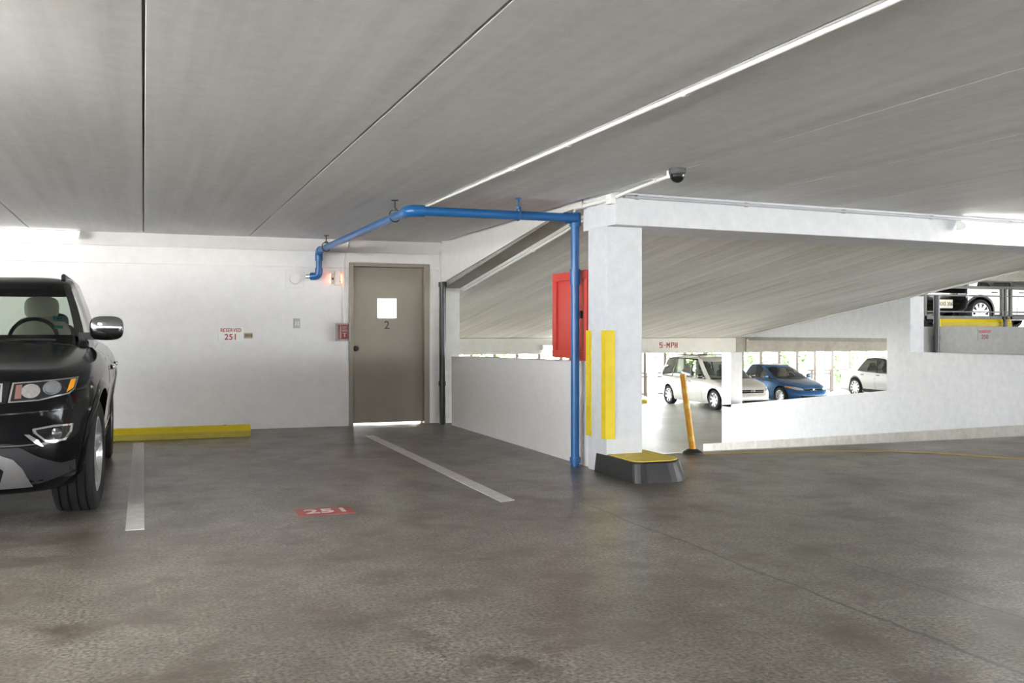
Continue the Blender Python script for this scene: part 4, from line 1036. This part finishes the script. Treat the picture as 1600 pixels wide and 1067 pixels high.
# ---- white crossovers
P = dict(W=.96, wb=2.89, fo=.86, ro=1.0, rw=.36, arch=.415, n=3.8, crown=.06, N=110, dark_pillars=(0, 2),
    top=[(-2.3, .66), (-2.1, .76), (-1.6, .90), (-1.0, 1.0), (1.0, 1.06), (1.9, 1.12), (2.3, 1.10), (2.46, 1.02)],
    bot=[(-2.3, .22), (-1, .2), (1.4, .2), (2.46, .34)],
    rings=[(0, .90, .15, .12), (.07, .94, .06, .05), (.25, .965, .0, .02), (.45, .985, .0, 0), (.62, 1.0, .03, .03), (.8, .99, .1, .05), (.9, .965, .16, .08), (.965, .93, .22, .12), (1, .87, .3, .2)])
WP = paint('white_paint', (.80, .80, .81), .22)
def crossover(label, loc, rz, pt_):
    c = Car('crossover', label, loc, rz, pt_, P)
    c.house([(.76, -.94, .57, .08), (.82, -.76, .61, .25), (.845, .22, .63, .38), (.845, .29, .63, .43), (.80, 1.45, .60, 1.10), (.66, 2.06, .52, 1.45)],
            ['pillar', 'window', 'pillar', 'window', 'pillar'], (-1.30, -.10), (2.22, 1.58),
            [(-.1, 1.51), (.4, 1.575), (.9, 1.56), (1.6, 1.44)], .045, glass('crossover_glass', (.42, .45, .45)))
    c.wheels(10, M_SILVER, .82, .24, rr=.74)
    c.mirror(1.02, -.60, 1.06, (.085, .06, .06), [M_TRIM, M_TRIM])
    c.arches(.05, .008, M_PLASTIC)
    for sg_ in (1, -1):
        X = lambda pts: [(sg_ * a, k) for a, k in pts]
        c.patch('headlight', 'front', X([(.52, .66), (.80, .70), (.80, .78), (.56, .72)]), .006, M_CHROME, step=.06)
        c.patch('tail_light', 'rear', X([(.40, .92), (.76, .90), (.78, .97), (.46, .97)]), .006, plain('tail_red', (.45, .02, .02), .2), step=.06)
    for y in (-.72, .25): c.both('door_seam', [(y - .005, .30), (y + .005, .30), (y + .005, .95), (y - .005, .95)], .002, M_RAIL, .08)
    for sd in ('left', 'right'):
        for y in (.10, 1.0):
            q, d = c.hit(sd, y, .90); c.lump('door_handle', (q.x - d.x * .006, y, .90), (.010, .10, .014), M_TRIM, p=4)
    c.both('sill_cladding', [(-.98, .22), (.98, .22), (.98, .34), (-.98, .34)], .008, M_PLASTIC)
    c.seats([(.36, .12), (-.36, .12), (.36, 1.0), (-.36, 1.0)], M_PLASTIC, .9, 1.26)
    return c
crossover('white crossover on the lower level at the right end of the ramp wall window', (27.96, 31.15, LOW), 0, WP)
crossover('white crossover on the upper deck behind the railing at far right', (21.05, 19.9, UP), R(90), WP)

# ---- black hatchback on the upper deck, tail towards the viewer
P2_ = dict(P); P2_.update(W=.90, wb=2.60, fo=.85, ro=.72, n=4.4, dark_pillars=(0, 2, 4))
P2_['top'] = [(-2.15, .66), (-1.9, .76), (-1.5, .88), (-.9, .98), (1.0, 1.0), (1.8, 1.02), (2.05, .98)]
P2_['bot'] = [(-2.15, .22), (-1, .2), (1.2, .2), (2.05, .30)]
hb = Car('hatchback', 'black hatchback on the upper deck with its license plate showing', (13.02, 15.36, UP), math.pi, paint('black_paint', (.004, .004, .005), .10, 0, .2), P2_)
hb.house([(.72, -.92, .55, .0), (.78, -.74, .59, .18), (.80, .22, .61, .34), (.80, .29, .61, .40), (.78, 1.20, .60, 1.12), (.66, 1.72, .53, 1.45)],
         ['pillar', 'window', 'pillar', 'window', 'pillar'], (-1.22, -.16), (1.86, 1.56),
         [(-.1, 1.40), (.4, 1.45), (1.0, 1.44), (1.6, 1.38)], .045, MATS['crossover_glass'])
hb.wheels(7, M_SILVER, .76, .21)
for sg_ in (1, -1):
    X = lambda pts: [(sg_ * a, k) for a, k in pts]
    hb.patch('tail_light', 'rear', X([(.62, .72), (.82, .70), (.82, .92), (.68, .94)]), .006, plain('tail_red', (.45, .02, .02), .2), step=.06)
    hb.patch('headlight', 'front', X([(.50, .62), (.78, .66), (.78, .74), (.52, .68)]), .006, M_CHROME, step=.06)
q, d = hb.hit('rear', 0, .40)
hb.plate('RXE 306', q.y + .012, .40, face=1, mat=plain('plate_cream', (.70, .66, .55), .4))
hb.patch('chrome_strip', 'rear', [(-.45, .56), (.45, .56), (.45, .585), (-.45, .585)], .008, M_CHROME, step=.08)
hb.mirror(.95, -.58, 1.0, (.08, .06, .06), [M_TRIM, M_TRIM])


# ------------------------------------------------------------------ the far facade
fin = None
x = 8.0; i = 0
while x < 34:
    if fin is None:
        fin = MB().box(-.06, .06, -.25, .25, LOW - .3, 3.75).box(.06, .16, .17, .25, LOW - .3, 3.75).build('facade_fin', M_FIN)
        o = fin
    else:
        o = fin.copy(); COL.objects.link(o)
    o.location = (x, FAR, 0)
    tag(o, 'tall taupe sun-shade fin of the open far facade', 'fin', 'facade fins')
    x += 0.93
fr = empty('guard_rail', (8, 35.3, LOW), 'pale guard rail in front of the far facade fins', 'railing')
for z in (.95, .80, .12): MB().box(0, 25, -.02, .02, z - .02, z + .02).build('rail', M_FIN, fr)
pm = None
for k in range(0, 26, 1):
    if pm is None: o = pm = MB().box(-.025, .025, -.025, .025, 0, .95).build('post', M_FIN, fr)
    else: o = pm.copy(); COL.objects.link(o)
    o.location = (k * 1.0, 0, 0)

def tree(loc, h, r, label, seed):
    rnd = random.Random(seed)
    e = empty('tree', loc, label, 'tree', group='trees outside the far facade')
    MB().tube([(0, 0, 0), (.1, .05, h * .3), (-.05, .1, h * .55), (0, 0, h * .8)], [.22, .17, .12, .05], 10).build('trunk', M_BARK, e, smooth=True)
    b_ = MB()
    V = []; F = []
    for c in range(26):
        a = rnd.uniform(0, 6.28); q = rnd.uniform(0, 1) ** .5 * r; z = h * .35 + rnd.uniform(0, h * .6)
        q *= .5 + .5 * math.sin(math.pi * min(1, max(0.05, (z - h * .3) / (h * .75))))
        cx, cy = q * math.cos(a), q * math.sin(a)
        for k in range(70):
            p = Vector((rnd.gauss(0, 1), rnd.gauss(0, 1), rnd.gauss(0, .8))); p = p.normalized() * rnd.uniform(.4, 1) * r * .36 + Vector((cx, cy, z))
            u = Vector((rnd.gauss(0, 1), rnd.gauss(0, 1), rnd.gauss(0, 1))).normalized() * .16
            v = u.orthogonal().normalized() * .09
            o_ = len(V); V += [p - u, p + v, p + u, p - v]; F.append((o_, o_ + 1, o_ + 2, o_ + 3))
    b_.add(V, F); b_.build('crown', M_LEAF, e)
for k, (x, y, h, r) in enumerate(((14, 42, 7, 2.0), (20, 44, 8, 2.2), (24.5, 41, 6.5, 1.6), (30, 43, 8, 2.4), (37, 45, 8, 2.4), (8, 43, 7, 2.2))):
    tree((x, y, -4.5), h, r, 'leafy green tree outside the far facade', k)
